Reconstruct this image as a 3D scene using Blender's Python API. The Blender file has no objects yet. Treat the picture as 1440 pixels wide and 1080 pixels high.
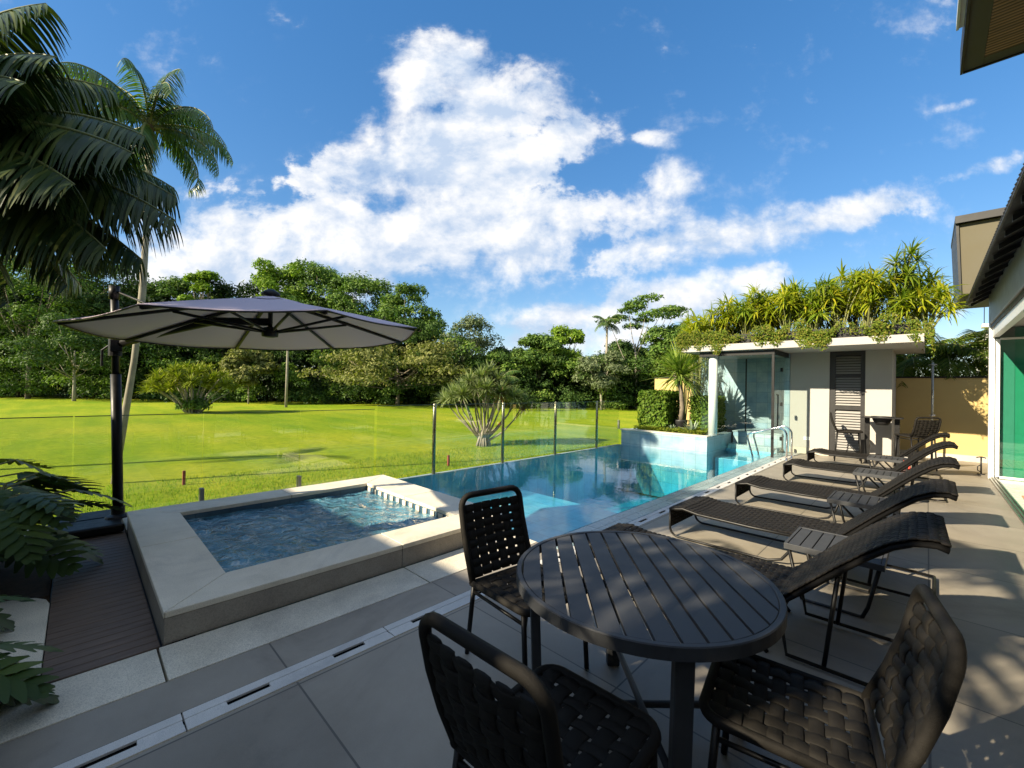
import bpy, math, random
import numpy as np
from mathutils import Vector, Matrix

random.seed(7); RNG = np.random.default_rng(7)
S = bpy.context.scene
COL = S.collection
R_ = math.radians
PI = math.pi

# ------------------------------------------------------------------ camera
YAW, PIT, ROL, EYE = 0.775016, 0.0087255, 0.0187467, 1.6
fw = Vector((-math.sin(YAW)*math.cos(PIT), math.cos(YAW)*math.cos(PIT), math.sin(PIT)))
rt = Vector((math.cos(YAW), math.sin(YAW), 0)); up = rt.cross(fw)
rt2 = rt*math.cos(ROL) + up*math.sin(ROL); up2 = -rt*math.sin(ROL) + up*math.cos(ROL)
cam = bpy.data.objects.new('camera', bpy.data.cameras.new('camera')); COL.objects.link(cam)
m3 = Matrix((rt2, up2, -fw)).transposed()
cam.matrix_world = Matrix.Translation((0, 0, EYE)) @ m3.to_4x4()
cam.data.sensor_width = 36; cam.data.lens = 596.5/1440*36
cam.data.clip_start = 0.05; cam.data.clip_end = 3000
S.camera = cam

# ------------------------------------------------------------------ light, exposure
SUN_AZ, SUN_EL = R_(198), R_(29)        # azimuth from +Y towards +X
sd = Vector((math.sin(SUN_AZ)*math.cos(SUN_EL), math.cos(SUN_AZ)*math.cos(SUN_EL), math.sin(SUN_EL)))
sl = bpy.data.lights.new('sun', 'SUN'); sl.energy = 4.8; sl.angle = R_(0.55); sl.color = (1.0, 0.865, 0.64)
so = bpy.data.objects.new('sun', sl); COL.objects.link(so)
so.rotation_euler = sd.to_track_quat('Z', 'Y').to_euler(); so.location = (-8, -20, 15)
S.view_settings.view_transform = 'Standard'; S.view_settings.look = 'None'
S.view_settings.exposure = 1.32; S.view_settings.gamma = 1
S.render.film_transparent = False
cy = S.cycles
cy.max_bounces = 10; cy.transparent_max_bounces = 24; cy.diffuse_bounces = 3; cy.glossy_bounces = 4
cy.transmission_bounces = 6; cy.caustics_reflective = False; cy.caustics_refractive = False
cy.use_denoising = True; cy.sample_clamp_indirect = 6
try: cy.denoiser = 'OPENIMAGEDENOISE'
except Exception: pass

# ------------------------------------------------------------------ world: Nishita sky and procedural clouds by direction
W = bpy.data.worlds.new('World'); S.world = W; W.use_nodes = True
nt = W.node_tree; N = nt.nodes; L = nt.links
for n in list(N): N.remove(n)
def nd(t, **kw):
    n = N.new(t)
    for k, v in kw.items(): setattr(n, k, v)
    return n
def mth(op, a, b=None, c=None, clamp=False):
    n = nd('ShaderNodeMath', operation=op); n.use_clamp = clamp
    for i, x in enumerate((a, b, c)):
        if x is None: continue
        if isinstance(x, (int, float)): n.inputs[i].default_value = x
        else: L.new(x, n.inputs[i])
    return n.outputs[0]
def vdot(sock, v):
    n = nd('ShaderNodeVectorMath', operation='DOT_PRODUCT'); L.new(sock, n.inputs[0]); n.inputs[1].default_value = v
    return n.outputs['Value']
def mapr(x, a, b, c, d, kind='SMOOTHSTEP'):
    n = nd('ShaderNodeMapRange', interpolation_type=kind); L.new(x, n.inputs[0])
    for i, q in enumerate((a, b, c, d)): n.inputs[1+i].default_value = q
    return n.outputs[0]
def mixc(fac, a, b):
    n = nd('ShaderNodeMix', data_type='RGBA')
    if isinstance(fac, float): n.inputs[0].default_value = fac
    else: L.new(fac, n.inputs[0])
    for s_, x in ((6, a), (7, b)):
        if isinstance(x, tuple): n.inputs[s_].default_value = (*x, 1)
        else: L.new(x, n.inputs[s_])
    return n.outputs[2]
sky = nd('ShaderNodeTexSky', sky_type='NISHITA'); sky.sun_disc = False
sky.sun_elevation = SUN_EL; sky.sun_rotation = SUN_AZ; sky.air_density = 1.0; sky.dust_density = 0.15; sky.ozone_density = 2.2
tc = nd('ShaderNodeTexCoord'); D = tc.outputs['Generated']
# direction -> gnomonic chart about a fixed world heading (north-west, horizontal)
dx, dy, dz = vdot(D, tuple(rt2)), vdot(D, tuple(up2)), vdot(D, tuple(fw))
dzs = mth('MAXIMUM', dz, 0.02)
cu, cv = mth('DIVIDE', dx, dzs), mth('DIVIDE', dy, dzs)
cmb = nd('ShaderNodeCombineXYZ'); L.new(cu, cmb.inputs[0]); L.new(cv, cmb.inputs[1]); P2 = cmb.outputs[0]
def noise(vec, scale, detail=8, rough=.58, off=(0, 0, 0), sc=(1, 1, 1), dist=0.0):
    mp = nd('ShaderNodeMapping'); L.new(vec, mp.inputs[0]); mp.inputs['Location'].default_value = off; mp.inputs['Scale'].default_value = sc
    n = nd('ShaderNodeTexNoise'); L.new(mp.outputs[0], n.inputs['Vector'])
    n.inputs['Scale'].default_value = scale; n.inputs['Detail'].default_value = detail; n.inputs['Roughness'].default_value = rough
    n.inputs['Distortion'].default_value = dist
    return n.outputs[0]
# cloud banks: centre (x, y), half sizes, tilt in degrees, density
BANKS = [(590,105,75,75,0,.9),(650,95,95,60,-10,.9),(700,155,120,75,0,1.),(800,190,75,60,20,.9),(650,230,190,95,0,1.1),(520,250,160,60,0,1.),
 (440,320,260,75,0,1.0),(300,345,150,60,0,.8),(620,330,280,90,0,1.05),(780,300,200,70,0,.9),(900,315,120,55,0,.7),(945,255,45,40,0,.75),
 (1000,340,250,46,8,.95),(1200,298,150,34,12,.95),(925,196,45,16,-10,.55),(290,390,170,42,0,1.0),(470,395,260,46,4,.75),(230,345,70,30,0,.7),(690,385,180,32,0,.45),
 (800,455,120,48,12,1.1),(930,425,170,48,8,1.0),(1040,390,110,36,5,.9),(735,480,60,34,20,.9),(880,480,170,40,0,.9),
 (1390,236,110,17,14,.62),(1355,146,60,9,14,.4),(1135,140,24,14,0,.35),(885,150,40,14,30,.35),(860,180,30,26,0,.5)]
acc = None
for (bx, by, ba, bb, ang, wt) in BANKS:
    mp = nd('ShaderNodeMapping', vector_type='TEXTURE'); L.new(P2, mp.inputs[0])
    mp.inputs['Location'].default_value = ((bx-720)/596.5, -(by-540)/596.5, 0)
    mp.inputs['Rotation'].default_value = (0, 0, R_(ang)); mp.inputs['Scale'].default_value = (ba/596.5, bb/596.5, 1)
    ln = nd('ShaderNodeVectorMath', operation='LENGTH'); L.new(mp.outputs[0], ln.inputs[0])
    v = mapr(ln.outputs['Value'], 0.0, 1.55, wt, 0.0, 'SMOOTHERSTEP')
    acc = v if acc is None else mth('SMOOTH_MAX', acc, v, .18)
n1 = noise(P2, 5.0, 12, .60, (3.1, 1.7, 0), (1, 1.35, 1), .15)
n2 = noise(P2, 5.0, 12, .60, (3.1-.035, 1.7+.055, 0), (1, 1.35, 1), .15)
nf = noise(P2, 22, 6, .6, (1, 4, 0))
dens = mth('ADD', mth('ADD', acc, mth('MULTIPLY', mth('SUBTRACT', n1, .5), 2.7)), mth('MULTIPLY', mth('SUBTRACT', nf, .5), .75))
nsoft = mapr(noise(P2, 2.2, 2, .5, (9, 2, 0)), .35, .56, 0, 1)
acut = mth('ADD', mth('MULTIPLY', mapr(dens, .40, .70, 0, 1), mth('SUBTRACT', 1.0, nsoft)), mth('MULTIPLY', mapr(dens, .22, 1.15, 0, 1), nsoft))
alpha = mth('MULTIPLY', acut, mapr(mth('MULTIPLY', vdot(D, (0, 0, 1)), mapr(dz, .02, .12, 0, 1)), .0, .03, 0, 1))
alpha = mth('MULTIPLY', alpha, mapr(acc, .02, .25, 0, 1))
relief = mth('MULTIPLY', mth('SUBTRACT', n1, n2), 5.0)
thick = mapr(dens, .6, 1.6, 0, 1)
lowb = nd('ShaderNodeSeparateXYZ'); L.new(P2, lowb.inputs[0])
shade = mth('ADD', mth('SUBTRACT', .60, mth('MULTIPLY', thick, .40)), relief, None, True)
ccol = mixc(shade, (4.2, 5.1, 6.5), (8.1, 8.0, 7.9))
# a little haze of thin cloud low down
gam = nd('ShaderNodeGamma'); L.new(sky.outputs[0], gam.inputs[0]); gam.inputs[1].default_value = .62
sgrade = nd('ShaderNodeHueSaturation'); L.new(gam.outputs[0], sgrade.inputs['Color'])
sgrade.inputs['Saturation'].default_value = 1.70; sgrade.inputs['Value'].default_value = 2.36; sgrade.inputs['Hue'].default_value = .508
mixw0 = mixc(alpha, sgrade.outputs[0], ccol)
# broken bright cloud added to the unseen sky behind the viewpoint, lifting the shade
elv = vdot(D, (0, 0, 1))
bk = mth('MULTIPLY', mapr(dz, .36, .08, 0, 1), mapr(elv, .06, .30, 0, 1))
bfill = mth('MULTIPLY', bk, mapr(noise(D, 2.6, 8, .6, (2, 5, 1)), .40, .60, .25, 1))
mixw = mixc(bfill, mixw0, (6.0, 6.7, 7.7))
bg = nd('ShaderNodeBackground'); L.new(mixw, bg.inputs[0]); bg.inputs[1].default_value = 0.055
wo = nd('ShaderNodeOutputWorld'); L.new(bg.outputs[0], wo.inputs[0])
W.cycles.sampling_method = 'MANUAL'; W.cycles.sample_map_resolution = 512

# ================================================================== helpers
class MB:
    """collects shapes and links them as ONE mesh object"""
    def __init__(s): s.v = []; s.f = []
    def add(s, vs, fs):
        o = len(s.v); s.v += [tuple(p) for p in vs]; s.f += [tuple(i+o for i in q) for q in fs]; return s
    def box(s, x0, x1, y0, y1, z0, z1):
        v = [(x, y, z) for z in (z0, z1) for y in (y0, y1) for x in (x0, x1)]
        return s.add(v, [(0,2,3,1),(4,5,7,6),(0,1,5,4),(2,6,7,3),(0,4,6,2),(1,3,7,5)])
    def hexa(s, b, t):      # bottom quad, top quad (ccw seen from above)
        return s.add(list(b)+list(t), [(3,2,1,0),(4,5,6,7)]+[(i,(i+1)%4,4+(i+1)%4,4+i) for i in range(4)])
    def prism(s, poly, z0, z1):
        n = len(poly)
        return s.add([(x,y,z0) for x,y in poly]+[(x,y,z1) for x,y in poly],
                     [tuple(range(n))[::-1], tuple(range(n,2*n))]+[(i,(i+1)%n,n+(i+1)%n,n+i) for i in range(n)])
    def prism_xz(s, poly, y0, y1):   # polygon in x,z extruded along y
        n = len(poly)
        return s.add([(x,y0,z) for x,z in poly]+[(x,y1,z) for x,z in poly],
                     [tuple(range(n)), tuple(range(n,2*n))[::-1]]+[(i,n+i,n+(i+1)%n,(i+1)%n) for i in range(n)])
    def prism_yz(s, poly, x0, x1):
        n = len(poly)
        return s.add([(x0,y,z) for y,z in poly]+[(x1,y,z) for y,z in poly],
                     [tuple(range(n)), tuple(range(n,2*n))[::-1]]+[(i,n+i,n+(i+1)%n,(i+1)%n) for i in range(n)])
    def tube(s, pts, r, n=8, closed=False, flat=1.0, upv=(0,0,1)):
        pts = [Vector(p) for p in pts]; m = len(pts)
        rs = r if isinstance(r, (list, tuple)) else [r]*m
        rings = []; ref = Vector(upv)
        for i, p in enumerate(pts):
            a = pts[(i-1) % m] if (closed or i > 0) else p
            b = pts[(i+1) % m] if (closed or i < m-1) else p
            t = (b-a); t = t.normalized() if t.length > 1e-9 else Vector((0,0,1))
            q = ref - t*ref.dot(t)
            if q.length < 1e-3: q = t.orthogonal()
            q.normalize(); w = t.cross(q)
            rings.append([p + q*(math.cos(2*PI*k/n)*rs[i]*flat) + w*(math.sin(2*PI*k/n)*rs[i]) for k in range(n)])
            if flat == 1.0: ref = q
        vs = [x for rg in rings for x in rg]; fs = []
        for i in range(m if closed else m-1):
            j = (i+1) % m
            for k in range(n): fs.append((i*n+k, i*n+(k+1)%n, j*n+(k+1)%n, j*n+k))
        if not closed: fs += [tuple(range(n))[::-1], tuple(range((m-1)*n, m*n))]
        return s.add(vs, fs)
    def lathe(s, prof, n=24, c=(0,0,0)):
        vs = [(c[0]+r*math.cos(2*PI*k/n), c[1]+r*math.sin(2*PI*k/n), c[2]+z) for r, z in prof for k in range(n)]
        m = len(prof)
        fs = [(i*n+k, i*n+(k+1)%n, (i+1)*n+(k+1)%n, (i+1)*n+k) for i in range(m-1) for k in range(n)]
        fs += [tuple(range(n))[::-1], tuple(range((m-1)*n, m*n))]
        return s.add(vs, fs)
    def build(s, name, mat, parent=None, smooth=False, bevel=0, world=False, seg=2):
        me = bpy.data.meshes.new(name); v = s.v
        if world and parent is not None:
            inv = (Matrix.Translation(parent.location) @ parent.rotation_euler.to_matrix().to_4x4()).inverted() if parent.parent is None else None
            if inv is None:
                pp = parent.parent
                inv = (Matrix.Translation(pp.location) @ pp.rotation_euler.to_matrix().to_4x4() @ Matrix.Translation(parent.location)).inverted()
            v = [tuple(inv @ Vector(p)) for p in v]
        me.from_pydata(v, [], s.f); me.materials.append(mat)
        o = bpy.data.objects.new(name, me); COL.objects.link(o)
        if parent is not None: o.parent = parent
        if smooth:
            me.polygons.foreach_set('use_smooth', [True]*len(me.polygons))
        if bevel:
            b = o.modifiers.new('bevel', 'BEVEL'); b.width = bevel; b.segments = seg; b.limit_method = 'ANGLE'; b.angle_limit = R_(40)
        return o

def npmesh(name, V, F, mat, parent=None, smooth=False):
    """fast mesh: V (n,3), F (m,k) all faces with k corners"""
    V = np.asarray(V, np.float32); F = np.asarray(F, np.int32); k = F.shape[1]
    me = bpy.data.meshes.new(name)
    me.vertices.add(len(V)); me.vertices.foreach_set('co', V.ravel())
    me.loops.add(F.size); me.loops.foreach_set('vertex_index', F.ravel())
    me.polygons.add(len(F)); me.polygons.foreach_set('loop_start', np.arange(0, F.size, k, dtype=np.int32))
    me.polygons.foreach_set('loop_total', np.full(len(F), k, np.int32))
    if smooth: me.polygons.foreach_set('use_smooth', np.ones(len(F), bool))
    me.update(); me.validate(); me.materials.append(mat)
    o = bpy.data.objects.new(name, me); COL.objects.link(o)
    if parent is not None: o.parent = parent
    return o

def tag(o, label, cat, group=None, kind=None):
    if label: o['label'] = label
    if cat: o['category'] = cat
    if group: o['group'] = group
    if kind: o['kind'] = kind
    return o
def thing(name, label, cat, loc=(0,0,0), rz=0, group=None):
    o = bpy.data.objects.new(name, None); COL.objects.link(o); o.empty_display_size = .2
    o.location = loc; o.rotation_euler = (0,0,rz)
    return tag(o, label, cat, group)
def struct(o): o['kind'] = 'structure'; return o
def stuff(o, label=None, cat=None):
    o['kind'] = 'stuff'
    if label: o['label'] = label
    if cat: o['category'] = cat
    return o
def copy_tree(o, parent=None):
    c = o.copy(); COL.objects.link(c)
    if parent is not None: c.parent = parent
    for ch in list(o.children): copy_tree(ch, c)
    return c
def place(o, loc, rz=0, label=None, sc=None):
    o.location = loc; o.rotation_euler = (0,0,rz)
    if label: o['label'] = label
    if sc: o.scale = (sc,)*3 if isinstance(sc, (int,float)) else sc
    return o

# ================================================================== materials
def mat(name): 
    m = bpy.data.materials.new(name); m.use_nodes = True
    return m, m.node_tree, m.node_tree.nodes['Principled BSDF']
def lk(t, a, b): t.links.new(a, b)
def tex(t, kind, coord='Object', scale=(1,1,1), rot=(0,0,0), loc=(0,0,0), **inp):
    c = t.nodes.new('ShaderNodeTexCoord'); mp = t.nodes.new('ShaderNodeMapping'); lk(t, c.outputs[coord], mp.inputs[0])
    mp.inputs['Scale'].default_value = scale; mp.inputs['Rotation'].default_value = rot; mp.inputs['Location'].default_value = loc
    n = t.nodes.new(kind); lk(t, mp.outputs[0], n.inputs['Vector'])
    for k, v in inp.items(): n.inputs[k.replace('_', ' ')].default_value = v
    return n
def ramp(t, sock, stops):
    r = t.nodes.new('ShaderNodeValToRGB'); lk(t, sock, r.inputs[0]); e = r.color_ramp.elements
    while len(e) < len(stops): e.new(.5)
    for i, (p, c) in enumerate(stops): e[i].position = p; e[i].color = (*c, 1)
    return r.outputs[0]
def mixn(t, fac, a, b, blend='MIX'):
    n = t.nodes.new('ShaderNodeMix'); n.data_type = 'RGBA'; n.blend_type = blend
    for i, x in ((0, fac), (6, a), (7, b)):
        if isinstance(x, (int, float)): n.inputs[i].default_value = x
        elif isinstance(x, tuple): n.inputs[i].default_value = (*x, 1)
        else: lk(t, x, n.inputs[i])
    return n.outputs[2]
def bump(t, b, sock, strength=.3, dist=.01):
    n = t.nodes.new('ShaderNodeBump'); n.inputs['Strength'].default_value = strength; n.inputs['Distance'].default_value = dist
    lk(t, sock, n.inputs['Height']); lk(t, n.outputs[0], b.inputs['Normal']); return n
def plain(name, c, rough=.5, metal=0, var=.12, nscale=6, bmp=0.0, bscale=120, spec=.5, coord='Object', big=.0):
    m, t, b = mat(name)
    n = tex(t, 'ShaderNodeTexNoise', coord, Scale=nscale, Detail=6, Roughness=.6)
    lo = tuple(x*(1-var) for x in c); hi = tuple(min(1, x*(1+var)) for x in c)
    col = ramp(t, n.outputs[0], [(.3, lo), (.7, hi)])
    lk(t, col, b.inputs['Base Color'])
    rr = t.nodes.new('ShaderNodeMapRange'); lk(t, n.outputs[0], rr.inputs[0]); rr.inputs[1].default_value = .3; rr.inputs[2].default_value = .7
    rr.inputs[3].default_value = max(0.02, rough-.08); rr.inputs[4].default_value = min(1, rough+.08); lk(t, rr.outputs[0], b.inputs['Roughness'])
    b.inputs['Metallic'].default_value = metal; b.inputs['Specular IOR Level'].default_value = spec
    if bmp:
        n2 = tex(t, 'ShaderNodeTexNoise', coord, Scale=bscale, Detail=4); bump(t, b, n2.outputs[0], bmp, .004)
    return m
def leafmat(name, c1, c2, c3=None, rough=.6, trans=.35, spec=.15, tcol=None):
    """foliage: colour varies per leaf (random per island) and by broad clumps; some light passes through"""
    m, t, b = mat(name)
    g = t.nodes.new('ShaderNodeNewGeometry')
    stops = [(.0, c1), (.6, c2)] + ([(1., c3)] if c3 else [(1., c2)])
    col = ramp(t, g.outputs['Random Per Island'], stops)
    nz = tex(t, 'ShaderNodeTexNoise', 'Object', Scale=.8, Detail=3)
    v = t.nodes.new('ShaderNodeHueSaturation'); lk(t, col, v.inputs['Color'])
    mr = t.nodes.new('ShaderNodeMapRange'); lk(t, nz.outputs[0], mr.inputs[0]); mr.inputs[1].default_value=.3; mr.inputs[2].default_value=.7; mr.inputs[3].default_value=.75; mr.inputs[4].default_value=1.25
    lk(t, mr.outputs[0], v.inputs['Value'])
    lk(t, v.outputs[0], b.inputs['Base Color']); b.inputs['Roughness'].default_value = rough; b.inputs['Specular IOR Level'].default_value = spec
    tr = t.nodes.new('ShaderNodeBsdfTranslucent')
    tm = mixn(t, 1.0, v.outputs[0], tcol or (1.25, 1.5, .5), 'MULTIPLY'); lk(t, tm, tr.inputs[0])
    ms = t.nodes.new('ShaderNodeMixShader'); ms.inputs[0].default_value = trans
    lk(t, b.outputs[0], ms.inputs[1]); lk(t, tr.outputs[0], ms.inputs[2]); lk(t, ms.outputs[0], t.nodes['Material Output'].inputs[0])
    return m
def schlick(t, f0, k=1.0, nrm=None):
    """reflectance that is the same from both sides of a surface"""
    g = t.nodes.new('ShaderNodeNewGeometry'); d = t.nodes.new('ShaderNodeVectorMath'); d.operation = 'DOT_PRODUCT'
    lk(t, g.outputs['Incoming'], d.inputs[0]); lk(t, nrm if nrm is not None else g.outputs['Normal'], d.inputs[1])
    def m(op, a, b=None):
        n = t.nodes.new('ShaderNodeMath'); n.operation = op
        for i, x in enumerate((a, b)):
            if x is None: continue
            if isinstance(x, (int, float)): n.inputs[i].default_value = x
            else: lk(t, x, n.inputs[i])
        return n.outputs[0]
    c = m('SUBTRACT', 1.0, m('MINIMUM', m('ABSOLUTE', d.outputs['Value']), 1.0))
    r = m('MULTIPLY', m('ADD', m('MULTIPLY', m('POWER', c, 5.0), 1-f0), f0), k)
    return m('MINIMUM', r, 1.0)
def glassmat(name, tint, refl=1.0, rough=0.0):
    m, t, b = mat(name); t.nodes.remove(b)
    rf = schlick(t, .04, refl)
    tr = t.nodes.new('ShaderNodeBsdfTransparent'); tr.inputs[0].default_value = (*tint, 1)
    gl = t.nodes.new('ShaderNodeBsdfGlossy'); gl.inputs['Roughness'].default_value = rough
    ms = t.nodes.new('ShaderNodeMixShader'); lk(t, rf, ms.inputs[0]); lk(t, tr.outputs[0], ms.inputs[1]); lk(t, gl.outputs[0], ms.inputs[2])
    lk(t, ms.outputs[0], t.nodes['Material Output'].inputs[0]); return m

# --- lawn: mown grass, brighter and drier bands, tufts
def make_lawn():
    m, t, b = mat('lawn_grass')
    n1 = tex(t, 'ShaderNodeTexNoise', 'Object', scale=(1,1,1), Scale=.11, Detail=7, Roughness=.6)
    n2 = tex(t, 'ShaderNodeTexNoise', 'Object', scale=(.22,1.5,1), rot=(0,0,R_(-44)), Scale=.5, Detail=5, Roughness=.6)
    n3 = tex(t, 'ShaderNodeTexNoise', 'Object', Scale=5, Detail=10, Roughness=.82)
    c1 = ramp(t, n1.outputs[0], [(.36, (.112,.205,.008)), (.5, (.222,.285,.012)), (.64, (.375,.350,.030))])
    c2 = ramp(t, n2.outputs[0], [(.35, (.130,.240,.008)), (.65, (.320,.360,.015))])
    c = mixn(t, .5, c1, c2)
    c3 = ramp(t, n3.outputs[0], [(.28, (.45,.55,.45)), (.5, (.98,1,1)), (.72, (1.32,1.18,1.0))])
    c = mixn(t, 1.0, c, c3, 'MULTIPLY')
    lk(t, c, b.inputs['Base Color']); b.inputs['Roughness'].default_value = .9; b.inputs['Specular IOR Level'].default_value = .1
    n4 = tex(t, 'ShaderNodeTexNoise', 'Object', Scale=38, Detail=5, Roughness=.8)
    bump(t, b, n4.outputs[0], .7, .05)
    return m
M = {}
M['lawn'] = make_lawn()
def stone(name, c1, c2, speck, rough, tile=None, groutc=(.1,.1,.1), nscale=3, sscale=160, bmp=.25, off=(0,0), grout=.006, spec=.4):
    """speckled stone or porcelain; optional joint grid (tile = (w, h)) in object x/y"""
    m, t, b = mat(name)
    n1 = tex(t, 'ShaderNodeTexNoise', 'Object', Scale=nscale, Detail=8, Roughness=.65)
    n2 = tex(t, 'ShaderNodeTexNoise', 'Object', Scale=sscale, Detail=3, Roughness=.7)
    c = ramp(t, n1.outputs[0], [(.3, c1), (.7, c2)])
    s_ = ramp(t, n2.outputs[0], [(.36, (1-speck,)*3), (.5, (1,1,1)), (.66, (1+speck*.5,)*3)])
    c = mixn(t, 1.0, c, s_, 'MULTIPLY')
    n3 = tex(t, 'ShaderNodeTexNoise', 'Object', loc=(3,7,1), Scale=.9, Detail=9, Roughness=.72, Distortion=.8)
    c = mixn(t, 1.0, c, ramp(t, n3.outputs[0], [(.33, (.74,.74,.75)), (.46, (.96,.96,.96)), (.62, (1.05,1.05,1.04))]), 'MULTIPLY')
    if tile:
        br = tex(t, 'ShaderNodeTexBrick', 'Object', loc=(off[0], off[1], 0), Color1=(.90,.90,.90,1), Color2=(1.08,1.08,1.07,1), Mortar=(0,0,0,1), Scale=1.0, Mortar_Size=grout, Mortar_Smooth=.1, Bias=0.0, Brick_Width=tile[0], Row_Height=tile[1])
        br.offset = 0.0; br.squash = 1.0
        c = mixn(t, 1.0, c, br.outputs['Color'], 'MULTIPLY')
        c = mixn(t, br.outputs['Fac'], c, groutc)
        bump_src = t.nodes.new('ShaderNodeMath'); bump_src.operation = 'SUBTRACT'; lk(t, n2.outputs[0], bump_src.inputs[0]); lk(t, br.outputs['Fac'], bump_src.inputs[1])
        bump(t, b, bump_src.outputs[0], bmp, .004)
    else:
        bump(t, b, n2.outputs[0], bmp, .003)
    lk(t, c, b.inputs['Base Color'])
    mr = t.nodes.new('ShaderNodeMapRange'); lk(t, n1.outputs[0], mr.inputs[0]); mr.inputs[1].default_value=.3; mr.inputs[2].default_value=.7; mr.inputs[3].default_value=rough-.1; mr.inputs[4].default_value=rough+.1
    lk(t, mr.outputs[0], b.inputs['Roughness']); b.inputs['Specular IOR Level'].default_value = spec
    return m
M['tile'] = stone('porcelain_paving', (.235,.208,.168), (.325,.292,.242), .07, .50, (1.2,1.2), (.10,.092,.08), 1.3, 200, .12, off=(-.02,.35), grout=.005)
M['granite'] = stone('granite_slab', (.60,.55,.44), (.76,.70,.57), .32, .62, None, nscale=3, sscale=170, bmp=.35)
M['coping'] = stone('sandstone_coping', (.66,.59,.46), (.77,.70,.57), .16, .62, None, nscale=4, sscale=140, bmp=.35)
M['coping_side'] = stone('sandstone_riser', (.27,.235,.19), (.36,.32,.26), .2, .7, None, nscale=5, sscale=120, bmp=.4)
M['drainbar'] = stone('drain_granite', (.56,.55,.52), (.68,.66,.62), .22, .6, None, nscale=5, sscale=260, bmp=.3)
def bali(name, sc=1.0, off=(0,0,0), rot=(0,0,0), cols=((.10,.35,.47),(.17,.46,.58),(.30,.61,.71))):
    m, t, b = mat(name)
    br = tex(t, 'ShaderNodeTexBrick', 'Object', rot=rot, loc=off, Color1=(.82,.95,1.05,1), Color2=(1.15,1.08,1.0,1), Mortar=(.5,.55,.55,1), Scale=1.0, Mortar_Size=.005, Mortar_Smooth=.2, Bias=0.0, Brick_Width=.32, Row_Height=.32)
    br.offset = .0
    n = tex(t, 'ShaderNodeTexNoise', 'Object', Scale=2.6, Detail=7, Roughness=.65)
    c = ramp(t, n.outputs[0], [(.28, cols[0]), (.5, cols[1]), (.74, cols[2])])
    c = mixn(t, .85, c, br.outputs['Color'], 'MULTIPLY')
    lk(t, c, b.inputs['Base Color']); b.inputs['Roughness'].default_value = .38
    bump(t, b, br.outputs['Fac'], -.3, .004); return m
M['bali'] = bali('green_blue_stone')
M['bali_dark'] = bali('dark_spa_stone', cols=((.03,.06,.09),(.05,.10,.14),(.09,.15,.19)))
M['bali_shelf'] = bali('pool_shelf_stone', cols=((.07,.24,.34),(.12,.33,.44),(.21,.44,.54)))
M['bali_y'] = bali('green_blue_stone_upright', rot=(R_(90),0,0), cols=((.17,.26,.31),(.26,.36,.41),(.38,.46,.48)))
M['bali_x'] = bali('green_blue_stone_side', rot=(R_(90),0,R_(90)), cols=((.15,.24,.29),(.23,.33,.38),(.34,.42,.45)))
M['bali_wet'] = stone('wet_pool_edge', (.21,.29,.32), (.33,.42,.43), .12, .25, (.45,.6), (.12,.17,.18), 2.5, 120, .2)
def deckmat():
    m, t, b = mat('ipe_deck')
    n = tex(t, 'ShaderNodeTexNoise', 'Object', scale=(14,1.2,1), Scale=3, Detail=8, Roughness=.65)
    w = tex(t, 'ShaderNodeTexNoise', 'Object', scale=(9.5,.4,1), Scale=1, Detail=1)
    c = ramp(t, n.outputs[0], [(.3, (.090,.060,.042)), (.7, (.185,.130,.095))])
    lk(t, c, b.inputs['Base Color']); b.inputs['Roughness'].default_value = .6; bump(t, b, n.outputs[0], .3, .004); return m
M['deck'] = deckmat()
M['plaster'] = plain('white_plaster', (.39,.375,.35), .85, var=.03, nscale=2.5, bmp=.12, bscale=90)
M['plaster_low'] = plain('skirting_stone', (.50,.45,.37), .7, var=.08, nscale=3, bmp=.15)
M['yellow'] = plain('ochre_render', (.50,.37,.15), .9, var=.06, nscale=1.6, bmp=.2, bscale=60)
M['cream'] = plain('cream_render', (.74,.72,.66), .85, var=.04, nscale=2)
M['olive'] = plain('olive_soffit', (.10,.088,.055), .8, var=.05, nscale=3)
M['greywall'] = plain('grey_frame_paint', (.24,.24,.235), .5, var=.04)
M['whiteframe'] = plain('white_aluminium', (.74,.74,.72), .35, var=.03)
M['darkmetal'] = plain('charcoal_powder_coat', (.007,.0068,.0068), .45, var=.15, nscale=14, spec=.3)
M['tablemetal'] = plain('graphite_table_coat', (.050,.052,.056), .5, var=.16, nscale=9, bmp=.05, bscale=400, spec=.22)
M['strap'] = plain('charcoal_webbing', (.013,.0115,.0095), .7, var=.3, nscale=22, bmp=.5, bscale=420, spec=.18)
M['sling'] = plain('lounger_webbing', (.012,.0105,.009), .7, var=.25, nscale=25, bmp=.5, bscale=420, spec=.2)
M['sling_dark'] = plain('wrapped_headrest_webbing', (.006,.0057,.0055), .8, var=.3, nscale=18, bmp=.5, bscale=300, spec=.15)
M['chrome'] = plain('polished_steel', (.72,.72,.72), .12, 1.0, var=.03)
M['brushed'] = plain('brushed_steel', (.36,.36,.33), .33, 1.0, var=.08, nscale=20)
M['fence_post'] = plain('bronze_anodised_post', (.26,.25,.15), .25, .9, var=.1)
M['roofdark'] = plain('dark_fascia', (.009,.0085,.0085), .5, var=.15)
M['bark'] = plain('forest_bark', (.17,.14,.105), .9, var=.35, nscale=7, bmp=.5, bscale=30)
M['palebark'] = plain('pale_bark', (.25,.225,.18), .9, var=.25, nscale=5, bmp=.4, bscale=30)
M['palmbark'] = plain('palm_trunk', (.25,.225,.17), .9, var=.25, nscale=3, bmp=.6, bscale=16)
M['soil'] = plain('planting_soil', (.055,.038,.026), .95, var=.4, nscale=20, bmp=.6, bscale=60)
M['potblack'] = plain('black_pot', (.02,.02,.021), .5)
M['drainshade'] = plain('drain_slot_shade', (.004,.004,.004), .9, spec=.05)
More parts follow.
